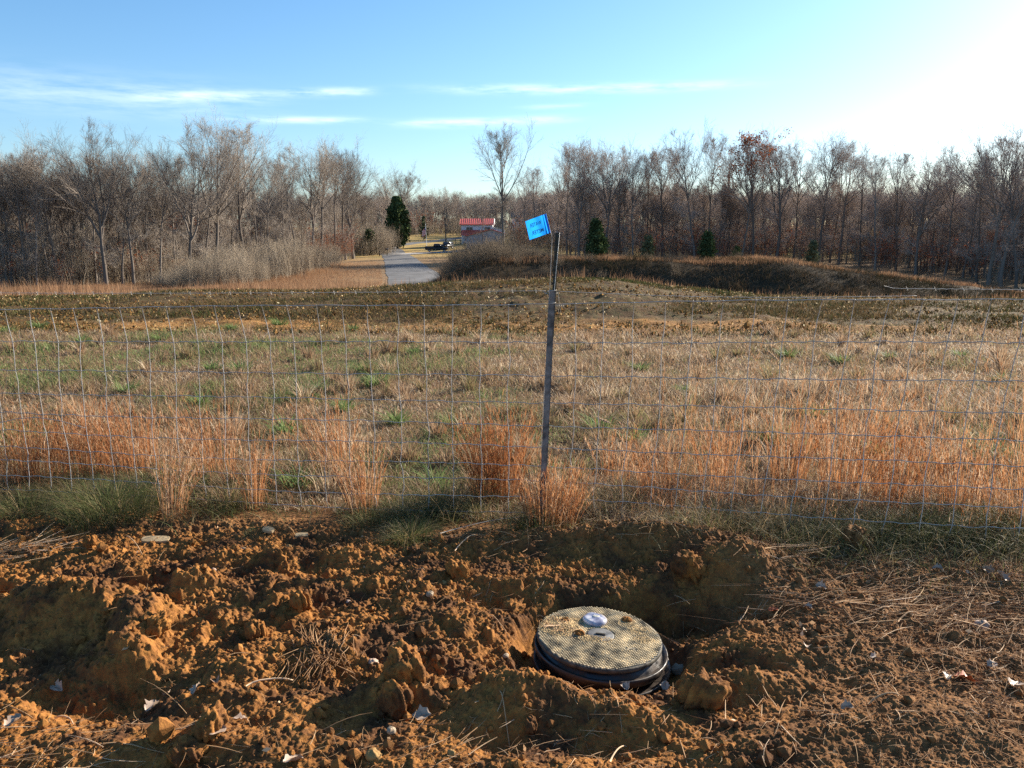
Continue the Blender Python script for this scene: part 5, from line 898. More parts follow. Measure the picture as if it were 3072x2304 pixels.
# loop of loose wire on the left and on the ground
g = G(); a = [pxd(*p) for p in [(-60, 1278, 4.75), (20, 1264, 4.75), (50, 1256, 4.74), (110, 1252, 4.72), (180, 1262, 4.7), (235, 1278, 4.68), (255, 1284, 4.66)]]; tube(g, a, 0.002, 5); tag(g.obj('loose_wire', M['steel']), 'loose wire looped over the lower fence at the left edge', 'wire')
g = G(); u = np.linspace(0, 1, 14); a = [px(1320 + 300 * t, 1600 - 50 * math.sin(t * 1.7), 0.05) for t in u]; tube(g, a, 0.0018, 5); tag(g.obj('loose_wire', M['steel']), 'loose wire lying along the clay edge below the post', 'wire')
# ------------------------------------------------------------------ post and flag
post = empty('fence_post', (0.155, 4.235, 0), 0, 'leaning grey post with a dark steel stake out of its top', 'post')
def beam(g, A, B, w, d, m=0, a=None, taper=1.0):
    A = np.array(A, float); B = np.array(B, float); V = []
    for P, s in ((A, 1.0), (B, taper)):
        for sx_, sy_ in ((-1, -1), (1, -1), (1, 1), (-1, 1)): V.append(P + np.array([sx_ * w / 2 * s, sy_ * d / 2 * s, 0]))
    g.add(V, [(0, 1, 5, 4), (1, 2, 6, 5), (2, 3, 7, 6), (3, 0, 4, 7), (3, 2, 1, 0), (4, 5, 6, 7)], a, m)
B0 = np.array((0, 0, -0.2)); TOPG = np.array((0.055, 0.0, 1.305)); TOPD = np.array((0.082, 0.0, 1.605))
def along_p(z): return B0 + (TOPG - B0) * ((z + .2) / 1.505)
g = G(); beam(g, B0, TOPG, 0.028, 0.026); beam(g, B0 + [0.0175, 0.004, 0], TOPG + [0.0165, 0.004, -0.004], 0.006, 0.024); g.obj('sleeve', M['sleeve'], post, smooth=False)
g = G(); beam(g, TOPG + [0.002, 0.0, -0.25], TOPD, 0.021, 0.006, taper=0.92); beam(g, TOPG + [0.002, 0.014, -0.25], TOPD + [0, .014, 0], 0.006, 0.026)
for k in range(8):
    z = 0.03 + k * 0.034; c = TOPG + (TOPD - TOPG) * (z / .3); beam(g, c + [0, -0.006, 0], c + [0, -0.006, 0.012], 0.009, 0.008)
g.obj('steel_stake', M['darkpost'], post, smooth=False)
M['edge_glint'] = mat_plain('painted_edge_highlight', (0.55, 0.53, 0.48), 0.5, 0.3, 0.2, 80)  # pale strip is a painted highlight along the stake's right edge
g = G(); tube(g, [TOPG + [0.0135, -.003, 0], TOPD + [0.0115, -.003, .001], TOPD + [-0.008, -.003, .003]], 0.0018, 5); g.obj('edge_highlight', M['edge_glint'], post)
g = G()
for zc in (1.288, 1.222):
    c = along_p(zc); th = np.linspace(-0.3, 2 * PI - .1, 18); tube(g, [c + [0.025 * math.cos(t), 0.023 * math.sin(t), 0.003 * t] for t in th], 0.0016, 4)
c = along_p(1.29); tube(g, [c + [-.022, -.02, 0], c + [-.034, -.022, .004], c + [-.046, -.024, .010]], 0.0016, 4); tube(g, [c + [-.022, -.02, -.003], c + [-.038, -.022, -.001]], 0.0016, 4)
tube(g, [c + [.026, -.02, .004], c + [.034, -.022, -.002], c + [.038, -.022, .004]], 0.002, 4); tube(g, [c + [.034, -.02, 0], c + [.038, -.02, -.03], c + [.040, -.02, -.06]], 0.0012, 4)
c = along_p(1.225)
for k in range(4): tube(g, [c + [.028 + .011 * k, -.02, .004], c + [.030 + .011 * k, -.024, -.002], c + [.028 + .011 * k, -.018, -.004]], 0.0026, 4)
for k in (1, 2): tube(g, [c + [.026 + .009 * k, -.02, 0], c + [.029 + .011 * k, -.022, -.036]], 0.0014, 4)
g.obj('tie_wire', M['knot'], post)
c = TOPG + (TOPD - TOPG) * 0.8; g = G(); beam(g, c + [-.018, -.008, 0], c + [-.018, -.008, .006], .03, .004); g.obj('lug', M['darkpost'], post, smooth=False)
# flag
FD = 4.20
TL, TR, BR, BL = [np.array(pxd(a, c, FD)) for a, c in ((1576, 664), (1638, 641), (1652, 698), (1589, 720))]
flag = empty('marker_flag', tuple(BR), 0, 'bright blue vinyl marker flag on a wire beside the post top', 'flag')
def fpt(u, v):
    """u 0..1 left to right, v 0..1 bottom to top, in flag-local space"""
    P = (BL * (1 - u) + BR * u) * (1 - v) + (TL * (1 - u) + TR * u) * v
    y = 0.006 * np.sin(u * 9 + v * 1.5) * u + 0.006 * np.exp(-((u - 0.87) / 0.028) ** 2) - 0.007 * np.exp(-((u - 0.93) / 0.02) ** 2) + 0.012 * (1 - u) ** 2
    return np.array([P[0], P[1] + y, P[2]]) - BR
nu, nv = 48, 12; V = np.array([fpt(u, v) for v in np.linspace(0, 1, nv) for u in np.linspace(0, 1, nu)])
m = bpy.data.materials.new('blue_vinyl'); m.use_nodes = True; nt = m.node_tree; b = nt.nodes['Principled BSDF']; b.inputs['Base Color'].default_value = (0.01, 0.28, 0.80, 1); b.inputs['Roughness'].default_value = 0.35
tr = nt.nodes.new('ShaderNodeBsdfTranslucent'); nzz = nt.nodes.new('ShaderNodeTexNoise'); nzz.inputs['Scale'].default_value = 40; rp_ = ramp(nt, [(0.3, (0.01, 0.24, 0.78)), (0.7, (0.02, 0.36, 0.92))]); nt.links.new(nzz.outputs['Fac'], rp_.inputs[0]); nt.links.new(rp_.outputs[0], tr.inputs[0])
mx = nt.nodes.new('ShaderNodeMixShader'); mx.inputs[0].default_value = 0.6; o_ = nt.nodes['Material Output']; nt.links.new(b.outputs[0], mx.inputs[1]); nt.links.new(tr.outputs[0], mx.inputs[2]); nt.links.new(mx.outputs[0], o_.inputs[0]); M['blue'] = m
g = G(); g.add(V, grid_faces(nv, nu)); g.obj('flag_sheet', M['blue'], flag)
# folded hem, doubled vinyl
g = G(); V = np.array([fpt(u, v) + [0, -0.0022, 0] for v in np.linspace(0, 1, nv) for u in np.linspace(0.90, 1.0, 6)]); g.add(V, grid_faces(nv, 6)); m2 = M['blue'].copy(); m2.name = 'blue_vinyl_double'; M['blue2'] = m2
m2.node_tree.nodes['Principled BSDF'].inputs['Base Color'].default_value = (0.005, 0.12, 0.5, 1)
for nd in m2.node_tree.nodes:
    if nd.type == 'MIX_SHADER': nd.inputs[0].default_value = 0.3
g.obj('hem', m2, flag)
M['ink'] = mat_plain('blue_black_ink', (0.006, 0.07, 0.28), 0.5, 0, 0.05, 30)
def text_pts(body):
    cu = bpy.data.curves.new('lettering', 'FONT'); cu.body = body; cu.resolution_u = 3; cu.align_x = 'CENTER'; cu.offset = 0.012
    o = bpy.data.objects.new('lettering', cu); COL.objects.link(o); bpy.context.view_layer.update()
    me = bpy.data.meshes.new_from_object(o.evaluated_get(bpy.context.evaluated_depsgraph_get())); COL.objects.unlink(o); bpy.data.objects.remove(o); return me
for body, vc in (('WATER', 0.66), ('METER', 0.26)):
    me = text_pts(body); co = np.array([v.co[:] for v in me.vertices]); w = co[:, 0].max() - co[:, 0].min(); h = co[:, 1].max() - co[:, 1].min()
    uu = 0.43 - (co[:, 0] - (co[:, 0].max() + co[:, 0].min()) / 2) / w * 0.56 + (0.015 if body == 'METER' else 0); vv = vc + (co[:, 1] - co[:, 1].min()) / h * 0.20 - 0.08      # reads mirrored: the print is on the far side
    for i, v in enumerate(me.vertices): v.co = fpt(uu[i], vv[i]) + np.array([0, -0.0016, 0])
    me.materials.append(M['ink']); link('lettering', me, flag)
g = G(); w = [TR - BR + [0.001, -0.001, 0.002], [0.001, -.001, 0], np.array(pxd(1655, 704, FD)) - BR, np.array(pxd(1656, 720, FD)) - BR, np.array(pxd(1650, 850, FD)) - BR, np.array(pxd(1642, 1010, 4.27)) - BR, np.array(pxd(1625, 1300, 4.29)) - BR, np.array([0.17, 4.29, -0.05]) - BR]; tube(g, w, 0.0013, 5); g.obj('flag_staff', M['steel'], flag)
# ------------------------------------------------------------------ water meter box
M['iron'] = mat_plain('dark_cast_iron', (0.10, 0.085, 0.06), 0.75, 0.1, 0.4, 30, 0.2)
M['stud'] = mat_plain('dusty_stud', (0.62, 0.49, 0.29), 0.7, 0.1, 0.5, 14, 0.1)
m, nt, b = new_mat('dusty_black_plastic'); t_ = nt.nodes.new('ShaderNodeTexCoord'); r_ = ramp(nt, [(0.42, (0.018, 0.016, 0.017)), (0.62, (0.06, 0.035, 0.02)), (0.75, (0.20, 0.10, 0.035))]); nt.links.new(noise(nt, t_.outputs['Object'], 9, 6, 0.65), r_.inputs[0]); nt.links.new(r_.outputs[0], b.inputs['Base Color'])
rr2 = nt.nodes.new('ShaderNodeMapRange'); nt.links.new(noise(nt, t_.outputs['Object'], 9, 6, 0.65), rr2.inputs[0]); rr2.inputs[1].default_value = 0.4; rr2.inputs[2].default_value = 0.65; rr2.inputs[3].default_value = 0.25; rr2.inputs[4].default_value = 0.9; nt.links.new(rr2.outputs[0], b.inputs['Roughness']); M['plastic'] = m
M['dust'] = mat_plain('dry_clay_dust', (0.52, 0.36, 0.17), 0.95, 0, 0.25, 40, 0.4)
meter = empty('water_meter_box', (LID[0], LID[1], LID[2]), 0, 'round black water meter box with studded lid set in the dug clay', 'meter box')
meter.rotation_euler = (R(0.5), R(3.2), 0)
LR = 0.252
g = G(); lathe(g, [(0.001, 0.0), (LR - 0.004, 0.0), (LR, -0.003), (LR, -0.016), (LR - 0.006, -0.02), (0.001, -0.02)], 72)
lid = g.obj('lid', M['iron'], meter)
g = G(); pit = 0.0103; rot = 0.42; V = []; Fq = []
q = np.arange(-30, 31) * pit; A_, B_ = np.meshgrid(q, q); A_ = A_.ravel(); B_ = B_.ravel(); X = A_ * math.cos(rot) - B_ * math.sin(rot); Y = A_ * math.sin(rot) + B_ * math.cos(rot); rr0 = np.hypot(X, Y)
CAPC = (-0.004, 0.142); DISC = (0.006, 0.006)
k = (rr0 < LR - 0.006) & (np.hypot(X - DISC[0], Y - DISC[1]) > 0.058) & ~((np.abs(X - .115) < .02) & (np.abs(Y + .095) < .006)); X, Y = X[k], Y[k]; n = len(X)
def sq(h, z): return np.array([(sx_ * h, sy_ * h, z) for sx_, sy_ in ((-1, -1), (1, -1), (1, 1), (-1, 1))])
loc = np.concatenate([sq(0.0043, 0.0002), sq(0.0027, 0.0040)]); c_, s_ = math.cos(rot), math.sin(rot); loc = np.stack([loc[:, 0] * c_ - loc[:, 1] * s_, loc[:, 0] * s_ + loc[:, 1] * c_, loc[:, 2]], -1)
V = loc[None] + np.stack([X, Y, 0 * X], -1)[:, None]; F = np.array([(0, 1, 5, 4), (1, 2, 6, 5), (2, 3, 7, 6), (3, 0, 4, 7), (4, 5, 6, 7)])[None] + (np.arange(n) * 8)[:, None, None]; g.add(V.reshape(-1, 3), F.reshape(-1, 4)); tag(g.obj('studs', M['stud'], lid, smooth=False), kind='stuff')
g = G(); lathe(g, [(0.0005, 0.0045), (0.050, 0.0045), (0.054, 0.003), (0.055, 0.0003)], 40, 0, (DISC[0], DISC[1], 0)); M['disc'] = mat_plain('grey_dusty_iron', (0.13, 0.13, 0.13), 0.7, 0.2, 0.25, 40); g.obj('lock_plate', M['disc'], lid)
g = G(); tube(g, [(DISC[0] - .018, DISC[1] + .004, .0052), (DISC[0] + .018, DISC[1] - .004, .0052)], 0.0065, 10); M['black'] = mat_plain('black_hole', (0.008, 0.008, 0.008), 0.8, 0, 0.02, 10); g.obj('key_slot', M['black'], lid)
g = G(); tube(g, [(.097, -.098, .002), (.134, -.088, .002)], 0.003, 6); g.obj('cast_mark', M['iron'], lid)
m, nt, b = new_mat('cloudy_plastic'); b.inputs['Roughness'].default_value = 0.22; t_ = nt.nodes.new('ShaderNodeTexCoord'); r_ = ramp(nt, [(0.38, (0.22, 0.22, 0.30)), (0.5, (0.40, 0.39, 0.46)), (0.64, (0.66, 0.62, 0.60))]); nt.links.new(noise(nt, t_.outputs['Object'], 26, 5), r_.inputs[0]); nt.links.new(r_.outputs[0], b.inputs['Base Color']); b.inputs['Subsurface Weight'].default_value = 0.0; b.inputs['Coat Weight'].default_value = 0.4; M['cloudy'] = m
g = G(); lathe(g, [(0.050, 0.002), (0.052, 0.009), (0.048, 0.016), (0.038, 0.020), (0.020, 0.0215), (0.001, 0.022)], 44, 0, (CAPC[0] - .002, CAPC[1] - .02, 0)); V = g.V[0]; V[:, 2] += 0.0018 * np.sin(V[:, 0] * 90 + V[:, 1] * 60) * (V[:, 2] > 0.01); g.obj('radio_cap', M['cloudy'], lid)
g = G(); lumpy(g, (.015, .010, .0025), 3, .3, (20, 12)); V = g.V[0]; V += np.array([CAPC[0] + .002, CAPC[1] - .018, 0.022], np.float32); M['paledust'] = mat_plain('pale_dust', (0.72, 0.66, 0.52), 0.9, 0, 0.1, 60); g.obj('cap_dust', M['paledust'], lid)
# body: wall with two flange rings; it sits a little right and towards the viewer of the lid
g = G(); lathe(g, [(0.225, -0.0205), (0.235, -0.030), (0.248, -0.045), (0.2500, -0.052)], 72, 0, (0.004, -0.006, 0)); lathe(g, [(0.215, -0.05), (0.235, -0.30), (0.24, -0.45)], 60, 0, (0.006, -0.008, 0)); g.obj('body', M['plastic'], meter)
g = G(); lathe(g, [(0.215, -0.047), (0.256, -0.044), (0.264, -0.034), (0.268, -0.036), (0.269, -0.050), (0.262, -0.070), (0.240, -0.082)], 84, 0, (0.008, -0.010, 0)); fl = g.obj('flange', M['plastic'], meter); fl.rotation_euler = (R(-0.5), R(1.0), 0)
g = G(); lathe(g, [(0.225, -0.100), (0.262, -0.098), (0.272, -0.090), (0.276, -0.092), (0.277, -0.106), (0.268, -0.126), (0.240, -0.14)], 84, 0, (0.012, -0.014, 0)); fl = g.obj('flange', M['plastic'], meter); fl.rotation_euler = (R(0), R(-1.2), 0)
# earth lying on the lid
ms = M['clay']
def lid_lump(x, y, r, label, seed, h=0.7):
    g = G(); lumpy(g, (r * 1.1, r * 0.95, r * h), seed, 0.4, (40, 26)); V = g.V[0]; V += (V / (np.linalg.norm(V, axis=1, keepdims=True) + 1e-9)) * (clods(V[:, 0] + V[:, 2] * .6, V[:, 1], 0.012, seed, .9, .3, .8) * 0.5)[:, None].astype(np.float32)
    o = g.obj('clod', ms); v = Matrix.Rotation(R(3.2), 4, 'Y') @ Vector((x, y, 0)); o.location = (LID[0] + v.x, LID[1] + v.y, LID[2] + v.z + r * 0.25); tag(o, label, 'clod')
lid_lump(-.083, .004, .017, 'dark clod on the lid left of the lock plate', 5); lid_lump(.130, .135, .018, 'dark clod on the far right of the lid', 6); lid_lump(-.135, .105, .016, 'dusty clod on the far left rim of the lid', 7); lid_lump(-.19, .05, .013, 'small clod on the left rim of the lid', 8, .5)
g = G(); rg = np.random.default_rng(4)
def patch(cx, cy, rx, ry, n, zmax, s=0.004):
    a = rg.uniform(0, 6.28, n); r = np.sqrt(rg.uniform(0, 1, n)) ** 1.3; X = cx + rx * r * np.cos(a); Y = cy + ry * r * np.sin(a); k = np.hypot(X, Y) < LR - .004; X, Y = X[k], Y[k]; m_ = len(X); Z = 0.002 + zmax * rg.uniform(0, 1, m_) * (1 - r[k]); sz = s * rg.uniform(0.5, 1.4, m_)
    V = np.array(ico)[None] * sz[:, None, None] * rg.uniform(0.7, 1.2, (m_, 12, 3)) + np.stack([X, Y, Z], -1)[:, None]; g.add(V.reshape(-1, 3), (np.array(icf)[None] + (np.arange(m_) * 12)[:, None, None]).reshape(-1, 3), np.repeat(rg.uniform(0, 1, m_), 12))
patch(-.165, .06, .085, .085, 2600, .010); patch(-.02, -.03, .07, .03, 700, .003, .003); patch(.165, .055, .05, .04, 500, .002, .003); patch(.175, -.02, .045, .03, 400, .002, .003); patch(-.09, .12, .05, .03, 300, .003, .003); patch(.0, .0, .24, .24, 420, .001, .0022); patch(.13, .11, .04, .035, 300, .003, .003)
o = g.obj('lid_dust', M['dust'], meter); tag(o, kind='stuff')
g = G(); n = 60; V = []
for i in range(n):
    x0 = -.17 + rg.normal(0, .04); y0 = .06 + rg.normal(0, .04); a = rg.uniform(0, 6.28); L = rg.uniform(.02, .05); tube(g, [(x0, y0, .009), (x0 + L * math.cos(a) * .5, y0 + L * math.sin(a) * .5, .012 + rg.uniform(0, .006)), (x0 + L * math.cos(a), y0 + L * math.sin(a), .009)], .0008, 3, 0, rg.uniform(.4, 1))
tube(g, [(-.225, .035, .012), (-.16, .043, .016)], .0016, 4, 0, .95); tag(g.obj('lid_straw', M['straw'], meter), kind='stuff')
# ------------------------------------------------------------------ buildings
M['redroof'] = mat_plain('red_metal_roof', (0.68, 0.11, 0.06), 0.45, 0.1, 0.12, 0.8); M['palewall'] = mat_plain('pale_grey_siding', (0.66, 0.67, 0.72), 0.7, 0, 0.06, 0.5); M['whitetrim'] = mat_plain('white_trim', (0.8, 0.79, 0.76), 0.6, 0, 0.04, 1); M['glassd'] = mat_plain('dark_window_glass', (0.03, 0.035, 0.045), 0.15, 0, 0.05, 1); M['greenroof'] = mat_plain('dark_green_roof', (0.04, 0.065, 0.055), 0.6, 0, 0.1, 1); M['shedwall'] = mat_plain('weathered_shed_boards', (0.36, 0.37, 0.40), 0.8, 0, 0.15, 1.2); M['woodd'] = mat_plain('dark_timber', (0.10, 0.065, 0.045), 0.85, 0, 0.2, 4)
def P3(X, Y, d): return np.array(pxd(X, Y, d))
hd = 232; x0 = P3(1384, 690, hd)[0]; x1 = P3(1478, 690, hd)[0]; gz = float(ground((x0 + x1) / 2, hd)) - 0.4; ez = P3(1400, 673, hd)[2]; rz = P3(1400, 657, hd + 4)[2]; lz = P3(1400, 691, hd)[2]; le = P3(1400, 706, hd - 4)[2]
house = empty('house', ((x0 + x1) / 2, hd, gz), 0, 'pale house with red metal roof and red porch roof beyond the parked vehicles', 'house'); cx = (x0 + x1) / 2; w2 = (x1 - x0) / 2
def hz(z): return z - gz
g = G(); D = 8.0; prism(g, [(0, 0), (D, 0), (D, hz(ez)), (D / 2, hz(rz) - .12), (0, hz(ez))], 'x', -w2, w2); g.obj('wall', M['palewall'], house, smooth=False)
def slab(g, A, B, C, Dd, th=0.12, m=0):
    """thick sheet over four corners"""
    Q = np.array([A, B, C, Dd], float); nrm = np.cross(Q[1] - Q[0], Q[3] - Q[0]); nrm /= np.linalg.norm(nrm); nrm = nrm if nrm[2] > 0 else -nrm
    g.add(np.concatenate([Q, Q + nrm * th]), [(3, 2, 1, 0), (4, 5, 6, 7), (0, 1, 5, 4), (1, 2, 6, 5), (2, 3, 7, 6), (3, 0, 4, 7)], None, m)
g = G(); slab(g, (-w2 - .5, -.6, hz(ez) - .15), (w2 + .4, -.6, hz(ez) - .15), (w2 + .4, D / 2, hz(rz)), (-w2 - .5, D / 2, hz(rz))); slab(g, (-w2 - .5, D / 2 + .004, hz(rz)), (w2 + .4, D / 2 + .004, hz(rz)), (w2 + .4, D + .6, hz(ez) - .15), (-w2 - .5, D + .6, hz(ez) - .15))
for k in range(18):
    u = -w2 - .4 + k * (2 * w2 + .7) / 17; tube(g, [(u, -.6, hz(ez) - .01), (u, D / 2, hz(rz) + .14)], .035, 4)
g.obj('roof', M['redroof'], house, smooth=False)
g = G(); slab(g, (-w2 + .1, -4.2, hz(le)), (w2 - .1, -4.2, hz(le)), (w2 - .1, -.02, hz(lz)), (-w2 + .1, -.02, hz(lz)), .1)
for k in range(16):
    u = -w2 + .2 + k * (2 * w2 - .4) / 15; tube(g, [(u, -4.2, hz(le) + .12), (u, -.03, hz(lz) + .12)], .035, 4)
g.obj('porch_roof', M['redroof'], house, smooth=False)
for k in range(4):
    u = -w2 + .4 + k * (2 * w2 - .8) / 3; g = G(); box(g, u - .07, u + .07, -4.0, -3.86, -.3, hz(le) - .02); g.obj('porch_post', M['whitetrim'], house, smooth=False)
wa = P3(1399, 683, hd)[0] - cx; wb = P3(1418, 690, hd)[0] - cx
for (a, b_) in ((wa, wb), (wa + 5.2, wb + 5.0)):
    g = G(); zt = hz(P3(1400, 681.5, hd)[2]); zb = zt - .75; box(g, a - .06, b_ + .06, -.05, -.004, zb - .06, zt + .06); wf = g.obj('window', M['whitetrim'], house, smooth=False); g = G(); box(g, a, (a + b_) / 2 - .03, -.07, -.052, zb, zt); box(g, (a + b_) / 2 + .03, b_, -.07, -.052, zb, zt); g.obj('pane', M['glassd'], wf, smooth=False)
g = G(); tube(g, [(w2 + .42, -.65, hz(ez) - .1), (w2 + .42, D / 2, hz(rz) + .06), (w2 + .42, D + .6, hz(ez) - .1)], .09, 4); g.obj('gable_trim', M['whitetrim'], house)
# wing reaching right with its own white gable edge
g = G(); wz = P3(1490, 682, hd + 2)[2]; prism(g, [(w2 + .05, 0), (w2 + 3.4, 0), (w2 + 3.4, hz(wz) - .9), (w2 + .05, hz(wz))], 'y', 1.2, 6.0); g.obj('wing', M['palewall'], house, smooth=False)
g = G(); slab(g, (w2 + .03, 1.0, hz(wz) + .03), (w2 + 3.7, 1.0, hz(wz) - .9), (w2 + 3.7, 6.2, hz(wz) - .9), (w2 + .03, 6.2, hz(wz) + .03), .1); g.obj('wing_roof', M['whitetrim'], house, smooth=False)
sd = 204; sx0 = P3(1400, 720, sd)[0]; sx1 = P3(1512, 720, sd)[0]; sa = P3(1474, 689, sd); sgz = float(ground((sx0 + sx1) / 2, sd)) - .3; sl = P3(1398, 708, sd)[2]; sr = P3(1512, 702, sd)[2]
shed = empty('shed', ((sx0 + sx1) / 2, sd, sgz), 0, 'low-gabled grey shed with dull red roof, half hidden by brush before the house', 'shed'); c0 = (sx0 + sx1) / 2
g = G(); prism(g, [(sx0 - c0, 0), (sx1 - c0, 0), (sx1 - c0, sr - sgz), (sa[0] - c0, sa[2] - sgz), (sx0 - c0, sl - sgz)], 'y', 0, 7); g.obj('wall', M['shedwall'], shed, smooth=False)
g = G(); slab(g, (sx0 - c0 - .4, -.4, sl - sgz - .08), (sa[0] - c0, -.4, sa[2] - sgz + .03), (sa[0] - c0, 7.4, sa[2] - sgz + .03), (sx0 - c0 - .4, 7.4, sl - sgz - .08), .14); slab(g, (sa[0] - c0 + .003, -.4, sa[2] - sgz + .03), (sx1 - c0 + .4, -.4, sr - sgz - .08), (sx1 - c0 + .4, 7.4, sr - sgz - .08), (sa[0] - c0 + .003, 7.4, sa[2] - sgz + .03), .14); g.obj('roof', M['redroof'], shed, smooth=False)
g = G(); box(g, 1.0, 3.4, -.06, -.004, .3, 2.5); g.obj('door', M['woodd'], shed, smooth=False)
bd = 285; bx0 = P3(1536, 660, bd)[0]; bx1 = P3(1602, 660, bd)[0]; bz = float(ground((bx0 + bx1) / 2, bd)) - .3; be = P3(1560, 653, bd)[2]; br = P3(1560, 637, bd + 4)[2]
far = empty('house', ((bx0 + bx1) / 2, bd, bz), 0, 'distant whitish building with dark green roof just left of the blue flag', 'house'); c1_ = (bx0 + bx1) / 2; wv = (bx1 - bx0) / 2
g = G(); prism(g, [(0, 0), (8, 0), (8, be - bz), (4, br - bz - .1), (0, be - bz)], 'x', -wv, wv); g.obj('wall', M['palewall'], far, smooth=False)
g = G(); slab(g, (-wv - .4, -.5, be - bz - .1), (wv + .4, -.5, be - bz - .1), (wv + .4, 4, br - bz), (-wv - .4, 4, br - bz)); slab(g, (-wv - .4, 4.004, br - bz), (wv + .4, 4.004, br - bz), (wv + .4, 8.5, be - bz - .1), (-wv - .4, 8.5, be - bz - .1)); g.obj('roof', M['greenroof'], far, smooth=False)
for u in (-2.4, .4, 2.6):
    g = G(); box(g, u, u + .9, -.06, -.004, be - bz - 1.5, be - bz - .5); g.obj('window', M['glassd'], far, smooth=False)
# ------------------------------------------------------------------ vehicles
M['blackpaint'] = mat_plain('black_car_paint', (0.018, 0.02, 0.024), 0.25, 0.2, 0.05, 1); M['tyre'] = mat_plain('tyre_rubber', (0.02, 0.02, 0.02), 0.85, 0, 0.1, 10); M['rim'] = mat_plain('alloy_rim', (0.42, 0.42, 0.43), 0.35, 0.7, 0.1, 6); M['chrome'] = mat_plain('chrome', (0.6, 0.6, 0.6), 0.2, 0.9, 0.02, 1); M['tail'] = mat_plain('red_lamp', (0.35, 0.015, 0.01), 0.3, 0, 0.05, 1); M['lamp'] = mat_plain('clear_lamp', (0.7, 0.7, 0.68), 0.15, 0, 0.05, 1)
def body_loft(g, prof, half, m=0, inset=0.08):
    """side outline (x,z) swept across with slightly pulled-in flanks"""
    n = len(prof); ys = [-half, -half + inset, half - inset, half]; sc_ = [0.96, 1.0, 1.0, 0.96]; c = np.mean(np.array(prof), 0); V = []
    for y, s in zip(ys, sc_):
        for p in prof: V.append((c[0] + (p[0] - c[0]) * (1 - (1 - s) * .5), y, c[1] + (p[1] - c[1]) * s))
    F = [(k * n + i, k * n + (i + 1) % n, (k + 1) * n + (i + 1) % n, (k + 1) * n + i) for k in range(3) for i in range(n)]; g.add(V, F, None, m)
    s0 = g.n - len(V); g.add([(c[0], -half, c[1]), (c[0], half, c[1])], np.zeros((0, 4), int), None, m); T = [(s0 + (i + 1) % n, s0 + i, g.n - 2) for i in range(n)] + [(s0 + 3 * n + i, s0 + 3 * n + (i + 1) % n, g.n - 1) for i in range(n)]; g.F[3].append(np.array(T)); g.M[3].append(np.full(len(T), m, np.int32))
def wheel(parent, x, y, r=0.39):
    t = empty('wheel', (x, y, r)); t.parent = parent; g = G(); lathe(g, [(r * .62, -.11), (r * .92, -.125), (r, -.09), (r, .09), (r * .92, .125), (r * .62, .11)], 28)
    for V in g.V: V[:] = V[:, [0, 2, 1]]
    g.obj('tyre', M['tyre'], t)
    g = G(); lathe(g, [(.001, -.09), (r * .25, -.10), (r * .3, -.085), (r * .55, -.10), (r * .62, -.115), (r * .62, .115), (r * .55, .10), (.001, .09)], 20)
    for V in g.V: V[:] = V[:, [0, 2, 1]]
    g.obj('rim', M['rim'], t)
def pickup(loc, rz, label):
    t = empty('pickup_truck', loc, rz, label, 'pickup truck'); g = G()
    body_loft(g, [(-2.95, .62), (-2.9, 1.18), (-.62, 1.18), (-.6, 1.16), (1.15, 1.14), (2.55, 1.06), (2.85, .92), (2.9, .55), (2.3, .42), (-2.6, .45)], .98); g.obj('body', M['blackpaint'], t)
    g = G(); body_loft(g, [(-.85, 1.12), (-.78, 1.85), (-.6, 1.98), (.5, 1.98), (.75, 1.88), (1.45, 1.12)], .84, 0, .12); g.obj('cab', M['blackpaint'], t)
    for s in (-1, 1):
        g = G(); prism(g, [(-.65, 1.25), (-.62, 1.80), (.12, 1.82), (.12, 1.25)], 'y', s * .846 - .012, s * .846 + .012); g.obj('window', M['glassd'], t)
        g = G(); prism(g, [(.2, 1.25), (.2, 1.82), (.62, 1.80), (1.12, 1.25)], 'y', s * .846 - .012, s * .846 + .012); g.obj('window', M['glassd'], t)
        g = G(); box(g, -2.85, -.8, s * .93 - .045, s * .93 + .045, 1.175, 1.36); g.obj('bed_side', M['blackpaint'], t, smooth=False)
        g = G(); box(g, 1.0, 1.2, s * 1.02 - .08, s * 1.02 + .08, 1.25, 1.42); g.obj('mirror', M['blackpaint'], t, smooth=False)
        g = G(); box(g, 2.80, 2.93, s * .72 - .16, s * .72 + .16, .80, .96); g.obj('headlight', M['lamp'], t, smooth=False)
        g = G(); box(g, -2.985, -2.93, s * .88 - .08, s * .88 + .08, .85, 1.2); g.obj('tail_light', M['tail'], t, smooth=False)
        wheel(t, 1.85, s * .86); wheel(t, -1.85, s * .86)
    g = G(); prism(g, [(.77, 1.87), (1.43, 1.17), (1.46, 1.2), (.80, 1.90)], 'y', -.72, .72); g.obj('windscreen', M['glassd'], t)
    g = G(); box(g, -2.96, -2.88, -.9, .9, .7, 1.34); g.obj('tailgate', M['blackpaint'], t, smooth=False)
    g = G(); box(g, 2.88, 2.98, -.92, .92, .48, .68); g.obj('bumper', M['chrome'], t, smooth=False); g = G(); box(g, -3.1, -2.97, -.9, .9, .5, .66); g.obj('bumper', M['chrome'], t, smooth=False); return t
p = at(1311, 203, 758); z = float(ground(p[0], p[1])) + .12; pickup((p[0], p[1], z), R(4), 'black pickup truck parked side-on on the driveway')
t = empty('sport_utility_vehicle', tuple(at(1341, 213, 745) + [0, 0, .10]), R(68), 'dark boxy vehicle parked behind the black pickup', 'car'); g = G()
